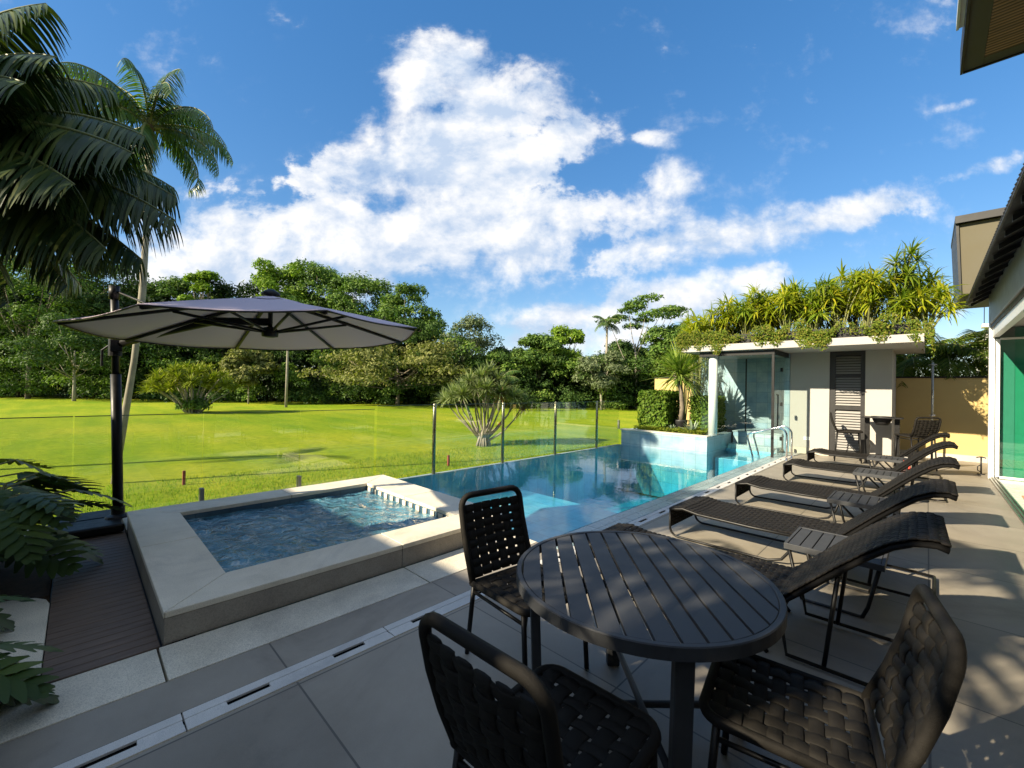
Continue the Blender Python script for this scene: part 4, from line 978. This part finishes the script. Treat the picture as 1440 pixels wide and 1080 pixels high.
FT = [
 ('broadleaf_tree','dark broad tree at the left end of the wood, behind the drooping palm fronds',40,375,36,170,'dome','mid',1),
 ('broadleaf_tree','dark green tree rising behind the parasol pole top',150,382,41,130,'dome','dark',2),
 ('broadleaf_tree','mid green tree between the slim palm trunk and the light round tree',243,400,43,80,'dome','mid',3),
 ('round_tree','small light green round crowned tree above the left half of the parasol',287,388,40,58,'dome','bright',4),
 ('broadleaf_tree','tall bright topped tree directly behind the parasol finial',395,376,42,95,'dome','bright',5),
 ('broadleaf_tree','big mid green tree just right of the parasol finial',450,384,43,120,'dome','mid',6),
 ('broadleaf_tree','broad rounded tree above the right half of the parasol',515,402,42,120,'dome','mid',7),
 ('broadleaf_tree','steep dark shouldered tree where the tall wood drops away, right of the parasol',575,412,40,95,'dome','mid',8),
 ('spreading_tree','layered olive green spreading tree under the right edge of the parasol',560,492,36,190,'layer','olive',9),
 ('feathery_tree','pale grey green feathery tree with whitish trunks behind the pandanus',652,456,38,95,'feather','grey',10,'palebark',.12),
 ('broadleaf_tree','low dark tree directly right of the feathery tree',705,496,40,60,'tall','dark',11),
 ('broadleaf_tree','bright green round tree in the middle of the wood, right of the pandanus',758,478,38,75,'dome','mid',12),
 ('broadleaf_tree','tall bright green tree standing highest in the dip of the wood',792,466,39,70,'tall','bright',13),
 ('pale_tree','grey green tree with bare forking pale branches left of the hedge',846,500,35,70,'feather','grey',14,'palebark',.11),
 ('broadleaf_tree','dark tree behind the forking pale tree',880,486,42,80,'dome','dark',15),
 ('umbrella_tree','flat topped umbrella shaped tree left of the planted roof',895,434,38,120,'umbrella','mid',16,'palebark',.14),
 ('broadleaf_tree','mid green tree low against the planted roof edge',945,462,36,90,'dome','mid',17),
 ('young_tree','slender young tree before the dark wood, left of the leaning pale trunk',350,500,34,75,'tall','olive',18,'palebark',.06),
 ('broadleaf_tree','shaded tree with grey leaning limbs at far left, beyond the lawn',105,455,33,120,'feather','dark',19,'palebark',.12),
]
for a in FT: forest_tree(*a)
# slender bare trunk leaning before the wood
x, y = spot(403, 33); q = MB(); q.tube([(0,0,-.1),(.05,0,2.5),(.12,0,5.2),(.2,.1,7.5)], [.11,.09,.08,.05], 8)
t = thing('slim_trunk_tree', 'slim pale leaning trunk standing alone before the dark wood below the parasol', 'tree', (x,y,LZ), 0, 'trees along the edge of the lawn')
q.build('trunk', M['palebark'], t, smooth=True); V, F = blob_leaves([(.2,.1,7.9),(.5,0,7.4),(-.2,.2,7.3)], [.9,.7,.7], 260, .2, np.random.default_rng(77)); npmesh('crown', V, F, TREE_MATS['mid'], t)

# the rest of the wood reads as one mass: back rows, undergrowth and trunks in one object
rng = np.random.default_rng(5); parts = []; tk = MB()
for i in range(235):
    px = rng.uniform(-330,1250); dep = rng.uniform(43,58); x, y = spot(px, dep)
    if px < 0: env = 385
    else: env = np.interp(px, [0,240,380,480,560,600,640,700,760,800,840,900,960,1100,1500], [380,398,395,402,428,452,478,500,492,486,500,492,482,478,470])
    h = max(3.5, top_z(px, env+rng.uniform(2,34), dep)-LZ); w = rng.uniform(4.5,8)
    cs = []; rs = []
    for k in range(15):
        z = rng.uniform(.12,1); a = rng.uniform(0,6.28); r = w*.42*math.sqrt(max(.1,1-(z-.55)**2*2)); cs.append((x+r*math.cos(a), y+r*math.sin(a), LZ+h*z-.6)); rs.append(w*rng.uniform(.16,.24))
    parts.append(blob_leaves(cs, rs, 170, .20, rng, .8))
    tk.tube([(x,y,LZ-.1),(x+rng.uniform(-.3,.3),y,LZ+h*.4),(x+rng.uniform(-.6,.6),y,LZ+h*.75)], [.16,.13,.07], 6)
for i in range(420):                          # undergrowth along the foot of the wood
    px = rng.uniform(-330,1400); dep = rng.uniform(41,46); x, y = spot(px, dep); hh = rng.uniform(.5,5.0)
    parts.append(blob_leaves([(x,y,LZ+hh*.45)], [rng.uniform(.8,1.6)], 150, .14, rng, 1.1))
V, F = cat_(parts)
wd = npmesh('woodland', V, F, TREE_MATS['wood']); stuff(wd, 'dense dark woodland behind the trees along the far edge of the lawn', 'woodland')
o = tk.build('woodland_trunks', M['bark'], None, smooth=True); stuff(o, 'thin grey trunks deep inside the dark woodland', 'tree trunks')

for nm, mt, cnt, lab, sd in (('forest_edge_growth','edge',620,'tangled mid green shrubs and creepers filling the shaded edge of the wood',81),('forest_edge_saplings','edge2',230,'lighter green saplings scattered along the edge of the wood',82)):
    rng = np.random.default_rng(sd); parts = []
    for i in range(cnt):
        px = rng.uniform(-200,1050); dep = rng.uniform(37.5,43); x, y = spot(px, dep); zz = 7.5*rng.uniform(0,1)**1.35; r = rng.uniform(.5,1.25)
        zz = min(zz, np.interp(px, [600,680,760,1000], [9,4.2,4.2,3.8])); parts.append(blob_leaves([(x,y,LZ+.25+zz)], [r], int(150*r), .12, rng, .85))
    V, F = cat_(parts); stuff(npmesh(nm, V, F, TREE_MATS[mt]), lab, 'undergrowth')

# ---------------- palms
def strip_leaves(B0, D0, Nn, length, width, droop, rng, segs=4, taper=.9):
    """many narrow leaves at once: base points, directions, face normals -> bent strips of quads"""
    n = len(B0); P = B0.copy(); Dv = unit(D0); W = unit(np.cross(Dv, Nn)); rows = []
    L_ = (np.asarray(length)*np.ones(n))[:,None]; wd_ = (np.asarray(width)*np.ones(n))[:,None]
    for s in range(segs+1):
        f = s/segs; k = np.minimum(1, .45+f*3)*(1-f**2.2*taper) if s else .45
        rows += [P-W*wd_*k, P+W*wd_*k]
        Dv = unit(Dv+np.array([0,0,-1])*(np.asarray(droop)*np.ones(n))[:,None]/segs); P = P+Dv*L_/segs
    R = np.stack(rows, 1); V = R.reshape(-1,3); m = 2*(segs+1); base = (np.arange(n)*m)[:,None]
    F = np.concatenate([base+np.array([[2*s,2*s+1,2*s+3,2*s+2]]) for s in range(segs)], 0)
    return V, F
def frond(base, az, el, length, droop, nl, ll, lw, hang, rng, spread=.62, curl=0.0, start=.12, ldroop=.7):
    """one feather frond: returns leaflet arrays and the rachis points"""
    pts = [np.array(base, float)]; e = el; K = 16; a = az
    for i in range(K):
        d = np.array([math.cos(e)*math.cos(a), math.cos(e)*math.sin(a), math.sin(e)]); pts.append(pts[-1]+d*length/K); e -= droop/K*(.5+1.0*i/K); a += curl/K
    pts = np.array(pts); f = np.linspace(start,.995,nl); ii = f*K; i0 = np.minimum(ii.astype(int),K-1); fr = (ii-i0)[:,None]
    P = pts[i0]*(1-fr)+pts[i0+1]*fr; T = unit(pts[i0+1]-pts[i0]); S_ = unit(np.cross(T, np.array([0,0,1]))); U = np.cross(S_, T)
    out = []
    for sg in (-1,1):
        lf = ll*np.sin(PI*np.clip(.14+.80*f,0,1))**.7*rng.uniform(.86,1.1,nl)
        D0 = T*(1-spread)+S_*sg*spread*1.15-U*hang+rng.normal(size=(nl,3))*.05
        out.append(strip_leaves(P, D0, unit(U+S_*sg*.35+rng.normal(size=(nl,3))*.12), lf, lw*(.6+.4*np.sin(PI*np.clip(f,0.05,.95))), ldroop*rng.uniform(.7,1.3,nl), rng))
    V, F = cat_(out); return V, F, pts
M['palmleaf'] = leafmat('palm_leaf', (.035,.075,.012), (.060,.115,.018), (.11,.16,.028), rough=.35, trans=.28, spec=.5)
M['bigpalm'] = leafmat('broad_palm_leaf', (.020,.042,.010), (.040,.070,.014), (.11,.13,.026), rough=.42, trans=.14, spec=.35)
M['areca'] = leafmat('garden_palm_leaf', (.045,.085,.012), (.085,.130,.018), (.15,.19,.03), trans=.3)
M['rachis'] = plain('palm_midrib', (.16,.17,.05), .5)
def palm(name, label, loc, fr, trunk, leafm, seed, rr=.02, cat='palm', group=None, trunk_r=(.16,.10), world_crown=None):
    rng = np.random.default_rng(seed); t = thing(name, label, cat, loc, 0, group); L0 = np.array(loc)
    if trunk:
        q = MB(); n = len(trunk); q.tube(trunk, [trunk_r[0]+(trunk_r[1]-trunk_r[0])*i/(n-1)+.01*(i%2) for i in range(n)], 10); q.build('trunk', M['palmbark'], t, smooth=True)
    top = np.array(trunk[-1]) if trunk else np.zeros(3)
    for a in fr:
        V, F, pts = frond(top+np.array(a.get('off',(0,0,0))), R_(a['az']), R_(a['el']), a['len'], R_(a['droop']), a['n'], a['ll'], a['lw'], a['hang'], rng, a.get('spread',.62), R_(a.get('curl',0)), a.get('start',.12), a.get('ld',.7))
        f = npmesh('frond', V, F, M[leafm], t)
        q = MB(); q.tube([tuple(p) for p in pts], [rr*(1.25-1.1*i/16) for i in range(17)], 6); q.build('midrib', M['rachis'], f, smooth=True)
    return t
# slim palm on the lawn behind the parasol pole
bx, by = -10.40, .47
trk = [(0,0,-.1),(.06,.10,1.0),(.17,.22,2.2),(.27,.30,3.4),(.34,.33,4.7),(.37,.33,5.8),(.38,.33,6.40)]
frs = []
for i in range(20):
    el = [80,62,48,30,12,-10][i % 6]; frs.append(dict(az=i*137.5+20, el=el+RNG.uniform(-6,6), len=RNG.uniform(1.35,1.75), droop=118+RNG.uniform(-15,30), n=46, ll=.46, lw=.015, hang=.55, ld=1.3))
tp = palm('slim_palm', 'tall slim palm with leaning trunk on the lawn behind the parasol pole', (bx,by,LZ), frs, trk, 'palmleaf', 3, .022, trunk_r=(.050,.040))
q = MB(); q.tube([(.37,.33,5.9),(.38,.33,6.2),(.39,.33,6.45)], [.06,.095,.06], 10); q.build('crownshaft', plain('brown_leaf_bases', (.20,.12,.055), .8, var=.4, nscale=12), tp, smooth=True)
# big palm at the left edge, fronds sweeping over the terrace
B = dict
frs = []
for (az, el, ln, dr_) in ((42,10,1.86,40),(58,0,1.85,36),(34,-4,1.78,32),(50,22,1.75,50),(70,14,1.7,48),(28,20,1.6,48),(48,-16,1.7,30),(66,-14,1.65,32),(38,40,1.5,60),(100,50,1.6,60),(130,62,1.6,60),(-12,60,1.6,60),(62,74,1.5,55),(20,72,1.5,55),(95,28,1.7,55),(8,30,1.6,55),(80,60,1.5,70),(110,30,1.7,55)):
    frs.append(B(az=az,el=el,len=ln,droop=dr_,n=96,ll=.64,lw=.016,hang=.45,ld=1.25,start=.10))
for (az, el) in ((75,-34),(48,-40),(62,-48),(85,-20),(30,-24),(100,-30)): frs.append(B(az=az,el=el,len=1.35,droop=30,n=60,ll=.44,lw=.016,hang=.35,ld=.9))
for az in (150,210,290): frs.append(B(az=az,el=45,len=1.9,droop=85,n=36,ll=.6,lw=.03,hang=.3))
palm('broad_palm', 'big dark palm at the left edge with broad drooping fronds over the parasol', (-5.15,-.95,-.05), frs, [(0,0,-.1),(.03,.02,.9),(.02,.02,1.8),(-.10,-.04,3.36)], 'bigpalm', 11, .03, trunk_r=(.13,.09))
# a palm behind the camera that dapples the near terrace
frs = [B(az=i*137.5,el=[65,45,25,8][i%4],len=2.1,droop=85,n=15,ll=.62,lw=.028,hang=.25) for i in range(10)]
palm('terrace_palm', 'garden palm behind the viewpoint whose shadow dapples the terrace', (-2.2,-3.4,0), frs, [(0,0,-.1),(.02,0,1.8),(.0,.02,3.4),(-.02,.04,4.95)], 'palmleaf', 21, .03)
frs = [B(az=i*51+20,el=[38,22,30][i%3],len=1.75,droop=60,n=10,ll=.66,lw=.050,hang=.2,spread=.55) for i in range(7)]
palm('terrace_palm', 'shorter garden palm behind the viewpoint beside the taller one', (-3.05,-3.7,0), frs, [(0,0,-.1),(-.02,0,1.5),(.02,.05,3.9)], 'palmleaf', 22, .045)

frs = [B(az=i*137.5,el=[60,40,20,0][i%4],len=1.5,droop=90,n=22,ll=.4,lw=.022,hang=.3) for i in range(8)]
palm('lawn_palm', 'tall lawn palm beyond the left edge of the view, casting its shadow on the grass', (-15.4,-7.0,LZ), frs, [(0,0,-.1),(.1,0,2),(.1,.1,4),(.1,.1,6.2)], 'palmleaf', 23, .025, trunk_r=(.12,.08))

# ---------------- rosette plants
def rosette(c, n, ln, wd_, rng, up=.5, droop=.6, axis=(0,0,1)):
    ax = np.array(axis, float); ax /= np.linalg.norm(ax); d = unit(rng.normal(size=(n,3))+ax*up*2); d = np.where((d@ax)[:,None] < -.3, -d, d)
    Nn = unit(ax+rng.normal(size=(n,3))*.15+d*-.3)
    return strip_leaves(np.tile(np.array(c,float),(n,1))+d*.03, d, Nn, ln*rng.uniform(.7,1.15,n), wd_*rng.uniform(.8,1.2,n), droop*rng.uniform(.5,1.4,n), rng, 3)
M['pand'] = leafmat('pandanus_leaf', (.12,.165,.06), (.20,.25,.10), (.31,.34,.17), trans=.25)
M['deadleaf'] = leafmat('dead_leaf_skirt', (.22,.13,.07), (.32,.20,.12), (.38,.26,.16), trans=.15, tcol=(1.1,.8,.5))
M['drac'] = leafmat('dracaena_leaf', (.14,.22,.035), (.22,.30,.055), (.34,.40,.10), trans=.35)
rng = np.random.default_rng(31)
t = thing('pandanus_tree', 'pandanus tree with pale forking stems and spiky heads, alone on the lawn beyond the fence', 'tree', (-9.98,8.96,LZ), R_(44.4))
heads = [(-1.25,.1,1.38),(-.95,-.3,1.55),(-.72,.3,1.78),(-.45,-.2,1.98),(-.30,.5,1.62),(-.12,-.1,2.12),(.12,.2,2.28),(.10,-.55,1.75),(.38,.1,2.06),(.50,-.3,1.65),(.72,.3,1.85),(.92,-.1,1.52),(1.05,.35,1.45),(1.22,.1,1.30),(-.62,-.6,1.55),(.2,.7,1.9),(-.2,-.4,1.75),(.35,.45,1.7),(-.85,.1,1.6)]
q = MB()
for i, h in enumerate(heads):
    b = Vector((.12*math.cos(i*2.4),.12*math.sin(i*2.4),.15)); h = Vector(h); m1 = b.lerp(h,.4)+Vector((.07*math.sin(i*3.1),.06*math.cos(i*1.7),-.16)); m2 = b.lerp(h,.75)+Vector((.06*math.cos(i*2.3),.05,-.18))
    q.tube([b, m1, m2, h], [.042,.030,.023,.018], 7)
for i in range(18):
    a = i*2.4; q.tube([(.08*math.cos(a),.08*math.sin(a),.42),(.17*math.cos(a),.17*math.sin(a),.18),(.24*math.cos(a),.24*math.sin(a),-.05)], [.03,.03,.022], 6)
q.tube([(0,0,-.05),(0,0,.5)], [.17,.11], 9)
q.build('stems', M['palebark'], t, smooth=True)
V, F = cat_([rosette(h, 200, .43, .019, rng, .42, .65) for h in heads]); npmesh('foliage', V, F, M['pand'], t)
V, F = cat_([rosette(np.array(h)-np.array([0,0,.2]), 40, .42, .02, rng, -.9, 1.2) for h in (heads[8],heads[9],heads[6],heads[13],heads[10])]); npmesh('dead_leaves', V, F, M['deadleaf'], t)
# yellow-green shrub on the far lawn
x, y = spot(272, 25.5); t = thing('lawn_shrub', 'round yellow green spiky shrub alone on the far lawn under the parasol', 'shrub', (x,y,LZ))
hs = []
for i in range(75):
    a = rng.uniform(0,6.28); r = 2.15*math.sqrt(rng.uniform()); z = .7+2.2*math.sqrt(max(0,1-(r/2.5)**2))*rng.uniform(.45,1); hs.append((r*math.cos(a), r*math.sin(a), z))
q = MB()
for h in hs[::3]: q.tube([(h[0]*.15,h[1]*.15,-.05),(h[0]*.5,h[1]*.5,h[2]*.5),h], [.06,.045,.02], 5)
q.build('stems', M['palebark'], t)
M['shrub'] = leafmat('shrub_leaf', (.12,.16,.015), (.19,.225,.02), (.28,.28,.035), trans=.25)
V, F = cat_([rosette(h, 42, .55, .045, rng, .5, .8) for h in hs]); npmesh('foliage', V, F, M['shrub'], t)
V, F = blob_leaves([(0,0,.45),(.5,.2,.4),(-.5,-.2,.4)], [.75,.6,.6], 350, .12, rng); npmesh('base_growth', V, F, TREE_MATS['mid'], t)
# distant palm
x, y = spot(851, 40); trz = top_z(851, 455, 40)-LZ
frs = [B(az=i*137.5,el=[60,35,15,0][i%4],len=1.7,droop=90,n=24,ll=.5,lw=.03,hang=.2) for i in range(15)]
palm('distant_palm', 'slender palm rising above the wood left of the umbrella shaped tree', (x,y,LZ), frs, [(0,0,0),(.1,0,trz*.5),(.1,0,trz)], 'palmleaf', 41, .03, trunk_r=(.13,.09))
frs = [B(az=i*137.5+30,el=[60,35,15,0][i%4],len=1.9,droop=90,n=24,ll=.6,lw=.03,hang=.2) for i in range(14)]
x, y = spot(702, 34); palm('distant_palm', 'low shadowy palm at the foot of the wood behind the pandanus', (x,y,LZ), frs, [(0,0,0),(.1,0,1.2),(.1,0,2.4)], 'palmleaf', 42, .03, trunk_r=(.13,.09))

# ---------------- planter at the pool end
t = thing('dracaena', 'spiky rosette dracaena with bare trunk in black pot, beside the glass shower', 'plant', (-5.32,12.75,.37))
q = MB(); q.lathe([(.15,0),(.19,.32),(.20,.36),(.17,.35)], 20); q.build('pot', M['potblack'], t, smooth=True)
q = MB(); q.tube([(0,0,.3),(.03,.02,.7),(-.02,.03,1.2),(-.05,.02,1.55)], [.085,.07,.065,.06], 9); q.tube([(-.03,.03,1.3),(-.28,.1,1.75)], [.06,.05], 7); q.build('trunk', M['bark'], t, smooth=True)
V, F = cat_([rosette((-.05,.02,1.62), 120, 1.08, .032, rng, .16, .7), rosette((-.05,.02,1.85), 70, .95, .030, rng, .6, .6), rosette((-.3,.1,1.9), 60, .75, .026, rng, .5, .7)]); npmesh('foliage', V, F, M['drac'], t)
def hedge(label, loc, dims, seed):
    rng = np.random.default_rng(seed); t = thing('clipped_hedge', label, 'hedge', loc); dxx, dyy, dzz = dims; n = int(5200*(dxx*dyy+dyy*dzz+dxx*dzz)*.35)
    P = rng.uniform(-.5,.5,(n,3)); k = rng.integers(0,3,n); P[np.arange(n),k] = np.sign(P[np.arange(n),k])*.5*rng.uniform(.86,1.05,n)
    d = np.zeros((n,3)); d[np.arange(n),k] = np.sign(P[np.arange(n),k]); P = P*np.array(dims)+np.array([0,0,dzz/2])
    P += rng.normal(size=(n,3))*.025
    V, F = leaf_cards(P, unit(d+rng.normal(size=(n,3))*.6+np.array([0,0,.3])), .05, .5, rng=rng); npmesh('foliage', V, F, M['hedge'], t)
    q = MB(); q.box(-dxx*.38,dxx*.38,-dyy*.38,dyy*.38,.05,dzz*.85)
    for i in range(5): q.tube([(-dxx*.3+i*dxx*.15,0,-.02),(-dxx*.3+i*dxx*.15,0,.2)], .02, 5)
    q.build('inner_twigs', M['twig'], t)
M['hedge'] = leafmat('hedge_leaf', (.055,.115,.012), (.095,.165,.016), (.15,.215,.025), trans=.25)
M['twig'] = plain('hedge_inside', (.020,.028,.010), .9, var=.3)
hedge('clipped green hedge block at the left end of the stone planter', (-5.98,12.75,.37), (.88,1.1,1.18), 51)
hedge('clipped hedge between the dracaena trunk and the glass shower', (-4.80,13.45,.37), (.72,.9,1.05), 52)
for i, (p, s_, lb) in enumerate([((-4.72,12.1,.38),.36,'silvery agave at the front of the stone planter'), ((-5.30,12.05,.38),.22,'small agave left of the larger one in the stone planter')]):
    t = thing('agave', lb, 'agave', p); V, F = rosette((0,0,.03), 34, s_, .028, rng, .55, .3); npmesh('leaves', V, F, M['agave'] if 'agave' in M else M.setdefault('agave', leafmat('agave_leaf', (.16,.22,.14), (.24,.30,.20), (.32,.38,.28), trans=.1)), t)
n = 5200; P = np.stack([rng.uniform(-6.38,-4.34,n), 11.8+1.3*rng.uniform(0,1,n)**1.2, .39+rng.uniform(0,.13,n)], 1)
V, F = leaf_cards(P, unit(rng.normal(size=(n,3))*.6+np.array([0,-.2,1])), .032, .5, rng=rng)
stuff(npmesh('ground_cover', V, F, leafmat('cover_leaf', (.10,.15,.012), (.17,.21,.02), (.25,.27,.03))), 'low yellow green ground cover in the stone planter', 'ground cover')

# ---------------- roof garden
M['roofleaf'] = leafmat('roof_plant_leaf', (.16,.22,.014), (.27,.31,.018), (.46,.41,.026), rough=.5, trans=.42)
M['roofleaf2'] = leafmat('roof_plant_leaf_green', (.10,.17,.016), (.17,.235,.02), (.30,.32,.03), rough=.5, trans=.4)
M['vine'] = leafmat('trailing_vine_leaf', (.07,.12,.012), (.13,.175,.018), (.24,.21,.04), trans=.3)
M['stem'] = plain('green_cane', (.16,.17,.06), .6)
RPL = [(-6.0,14.6,3.3,'leafy shrub beyond the left end of the planted roof'),(-5.45,14.3,3.9,'tallest spindly shrub at the left end of the roof garden')]
xs = np.linspace(-4.55,-.02,19)
desc = ['roof shrub above the corner of the glass shower','roof shrub left of the middle of the glass shower','roof shrub over the middle of the glass shower','roof shrub right of the shower middle','roof shrub above the shower door','roof shrub where the white wall begins','roof shrub above the left part of the white wall','tall roof shrub over the centre of the white wall','roof shrub with orange dead leaves over the white wall','roof shrub left of the louvred door','roof shrub above the left jamb of the louvred door','dense roof shrub over the louvred door','roof shrub right of the louvred door','tall roof shrub above the right wall pier','roof shrub over the right edge of the wall pier','roof shrub near the right end of the roof','tallest roof shrub, near the right end','leaning shrub at the right corner of the roof','outermost right roof shrub hanging past the corner']
hts = [3.75,3.6,4.0,4.15,4.0,3.95,4.2,4.4,4.25,4.15,4.3,4.35,4.4,4.5,4.3,4.45,4.6,4.3,3.9]
for i, x in enumerate(xs): RPL.append((x, 12.55+(.9 if i%2 else .15)+rng.uniform(-.15,.15), hts[i]+rng.uniform(-.08,.08), desc[i]))
for i, (x, y, zt, lb) in enumerate(RPL):
    zb = RZ+.30 if x > -4.7 else .35; t = thing('roof_shrub', 'yellow green '+lb, 'shrub', (x,y,zb), 0, 'shrubs on the pavilion roof'); q = MB(); parts = []
    hh = zt-zb; n = 17
    for k in range(n):
        a = rng.uniform(0,6.28); r = rng.uniform(.05,.5); z = hh*(rng.uniform(.35,1.0) if zb > 1 else rng.uniform(.68,1.0)); tp_ = (r*math.cos(a), r*math.sin(a), z)
        q.tube([(tp_[0]*.15,tp_[1]*.15,-.03),(tp_[0]*.55,tp_[1]*.55,z*.6),tp_], [.016,.013,.009], 5)
        parts.append(rosette(tp_, 26, .38, .021, rng, .45, 1.3, (tp_[0],tp_[1],.9)))
        if k % 2: parts.append(rosette((tp_[0]*.7,tp_[1]*.7,z*.78), 16, .32, .019, rng, .2, 1.3))
    V, F = cat_(parts); npmesh('foliage', V, F, M['roofleaf' if i % 3 else 'roofleaf2'], t); q.build('stems', M['stem'], t)
# trailing vines: one uncountable curtain along the roof edge
n = 19000; x = rng.uniform(-5.2,.1,n); u_ = rng.uniform(0,1,n)
bun = lambda x, k, ph: np.sin(x*k+ph)*np.sin(x*k*.37+ph*2.1)
hang = np.clip(.42+.5*bun(x,4.3,.6)+.35*bun(x,9.7,2.0),.03,1); keep = rng.uniform(0,1,n) < np.clip(hang*1.15,.08,1); x = x[keep]; u_ = u_[keep]; hang = hang[keep]; n = len(x)
top_ = 2.98+.30*np.clip(.5+.5*bun(x,5.1,4.0)+.3*bun(x,13,1.0),0,1)+.1*rng.uniform(0,1,n)
low = 2.95-.42*hang*rng.uniform(.1,1,n)**.7-.40*np.clip((x+.62)/.7,0,1)*rng.uniform(0,1,n)
z = low+(top_-low)*u_; y = 11.83+np.where(z > RZ+.17, rng.uniform(0,.32,n), 0)+rng.normal(size=n)*.03
side = rng.uniform(0,1,n) < np.where(x > -.12, .7, 0); y = np.where(side, rng.uniform(11.9,13.9,n), y)
V, F = leaf_cards(np.stack([x,y,z],1), unit(np.stack([rng.normal(size=n)*.5, -np.ones(n)*.7, rng.normal(size=n)*.4+.3],1)), .030, .42, rng=rng)
stuff(npmesh('trailing_vines', V, F, M['vine']), 'trailing vines hanging over the white edge of the pavilion roof', 'vines')
# garden palms behind the ochre wall
for i, (x, y, zt, lb) in enumerate([(-.35,16.3,2.55,'leafy garden palm behind the ochre wall next to the pavilion'),(.35,16.3,2.75,'garden palm behind the ochre wall above the shower post'),(1.0,16.2,2.65,'garden palm behind the ochre wall near the white door frame'),(1.7,16.6,2.5,'garden palm behind the ochre wall hidden by the house corner')]):
    frs = [B(az=k*137.5+i*31,el=[55,35,15,-5][k%4],len=1.35,droop=75,n=26,ll=.42,lw=.018,hang=.2) for k in range(16)]
    palm('garden_palm', lb, (x,y,0), frs, [(0,0,-.1),(.02,0,zt*.5),(0,.02,zt)], 'areca', 61+i, .014, group='garden palms behind the ochre wall', trunk_r=(.06,.05))
P = np.stack([rng.uniform(-.6,1.9,1900), rng.uniform(15.7,16.4,1900), rng.uniform(1.9,2.55,1900)],1)
V, F = leaf_cards(P, unit(rng.normal(size=(1900,3))), .05, .4, rng=rng); stuff(npmesh('hedge_foliage', V, F, M['areca']), 'dark foliage showing above the ochre wall', 'foliage')

# ---------------- philodendron at the lower left
M['philo'] = leafmat('philodendron_leaf', (.035,.065,.016), (.055,.095,.022), (.085,.130,.030), rough=.45, trans=.16, spec=.3)
def lobed(c, d, nrm, ln, rng):
    """deeply cut leaf: a midrib band with pairs of narrow lobes"""
    d = unit(np.array(d)); nrm = np.array(nrm); s_ = unit(np.cross(d, nrm)); nrm = np.cross(s_, d); parts = []; k = 8
    f = np.linspace(.04,.96,k); mid = np.array(c)+np.outer(f*ln, d)-np.outer((f**2)*ln*.28, np.array([0,0,1]))
    V = np.concatenate([np.stack([mid-s_*ln*.085*(1.1-f)[:,None], mid+s_*ln*.085*(1.1-f)[:,None]],1).reshape(-1,3)]); F = np.array([[2*i,2*i+1,2*i+3,2*i+2] for i in range(k-1)]); parts.append((V,F))
    for sg in (-1,1):
        w = np.sin(PI*np.clip(.18+.72*f,0,1)); ll = ln*.52*w*rng.uniform(.9,1.1,k)
        dd = d[None,:]*(.15+.75*f)[:,None]+s_[None,:]*sg*(1.05-.55*f)[:,None]+nrm*.12
        parts.append(strip_leaves(mid, dd, np.tile(nrm,(k,1)), ll, ln*.098*np.ones(k), .45*np.ones(k), rng, 3, .8))
    parts.append(strip_leaves(mid[-1:], d[None,:], nrm[None,:], np.array([ln*.22]), np.array([ln*.035]), np.array([.4]), rng, 3, .8))
    return cat_(parts)
def philo(label, loc, n, reach, ln, seed, zlo=.25, zhi=.85, az0=0, az1=360):
    rng = np.random.default_rng(seed); t = thing('philodendron', label, 'plant', loc); st = MB()
    q = MB(); q.tube([(0,0,-.08),(.03,.0,.12),(.0,.03,.26)], [.07,.06,.05], 8); q.build('stem', M['bark'], t, smooth=True)
    for i in range(n):
        a = R_(az0+(az1-az0)*((i*.618) % 1)+rng.uniform(-8,8)); r = reach*rng.uniform(.35,1); z = zlo+(zhi-zlo)*rng.uniform(0,1)
        e = np.array([r*math.cos(a), r*math.sin(a), z]); d = np.array([math.cos(a), math.sin(a), rng.uniform(-.75,-.05)])
        V, F = lobed(e, d, np.array([math.cos(a)*.45, math.sin(a)*.45, 1.0])+rng.normal(size=3)*.2, ln*rng.uniform(.8,1.2), rng); lf = npmesh('leaf', V, F, M['philo'], t)
        q = MB(); q.tube([(0,0,.2),(e[0]*.5,e[1]*.5,z*.85+.08),tuple(e)], [.012,.010,.008], 5); q.build('leaf_stalk', M['stem'], lf, smooth=True)
philo('large lobed philodendron in the bed between the big palm and the wooden deck', (-5.05,-.55,-.03), 40, .56, .38, 71, .35, .92)
philo('lower dark philodendron at the bottom left beside the granite path', (-3.75,-.98,.0), 24, .56, .38, 72, .08, .5)
philo('philodendron at the far left behind the larger one', (-5.9,-.75,-.03), 18, .6, .42, 73, .4, .9)

philo('potted dark philodendron at the very bottom left corner of the view', (-3.12,-.62,.0), 22, .34, .30, 74, .06, .55)
# ---------------- grass blades by the fence
n = 26000; gx = -6.9-rng.uniform(0,1,n)**1.7*3.2; gy = rng.uniform(-2.0,12.5,n)
h = rng.uniform(.035,.085,n); a = rng.uniform(0,6.28,n); b0 = np.stack([gx,gy,np.full(n,LZ-.004)],1); wv = np.stack([np.cos(a),np.sin(a),np.zeros(n)],1)*.005
tipv = b0+np.stack([rng.normal(size=n)*.02, rng.normal(size=n)*.02, h],1)
V = np.stack([b0-wv,b0+wv,tipv],1).reshape(-1,3); F = np.arange(3*n).reshape(n,3)
stuff(npmesh('grass_blades', V, F, leafmat('grass_blade', (.10,.20,.012), (.16,.26,.016), (.24,.32,.03), trans=.4)), 'uncut bright grass along the outside of the glass fence', 'grass')
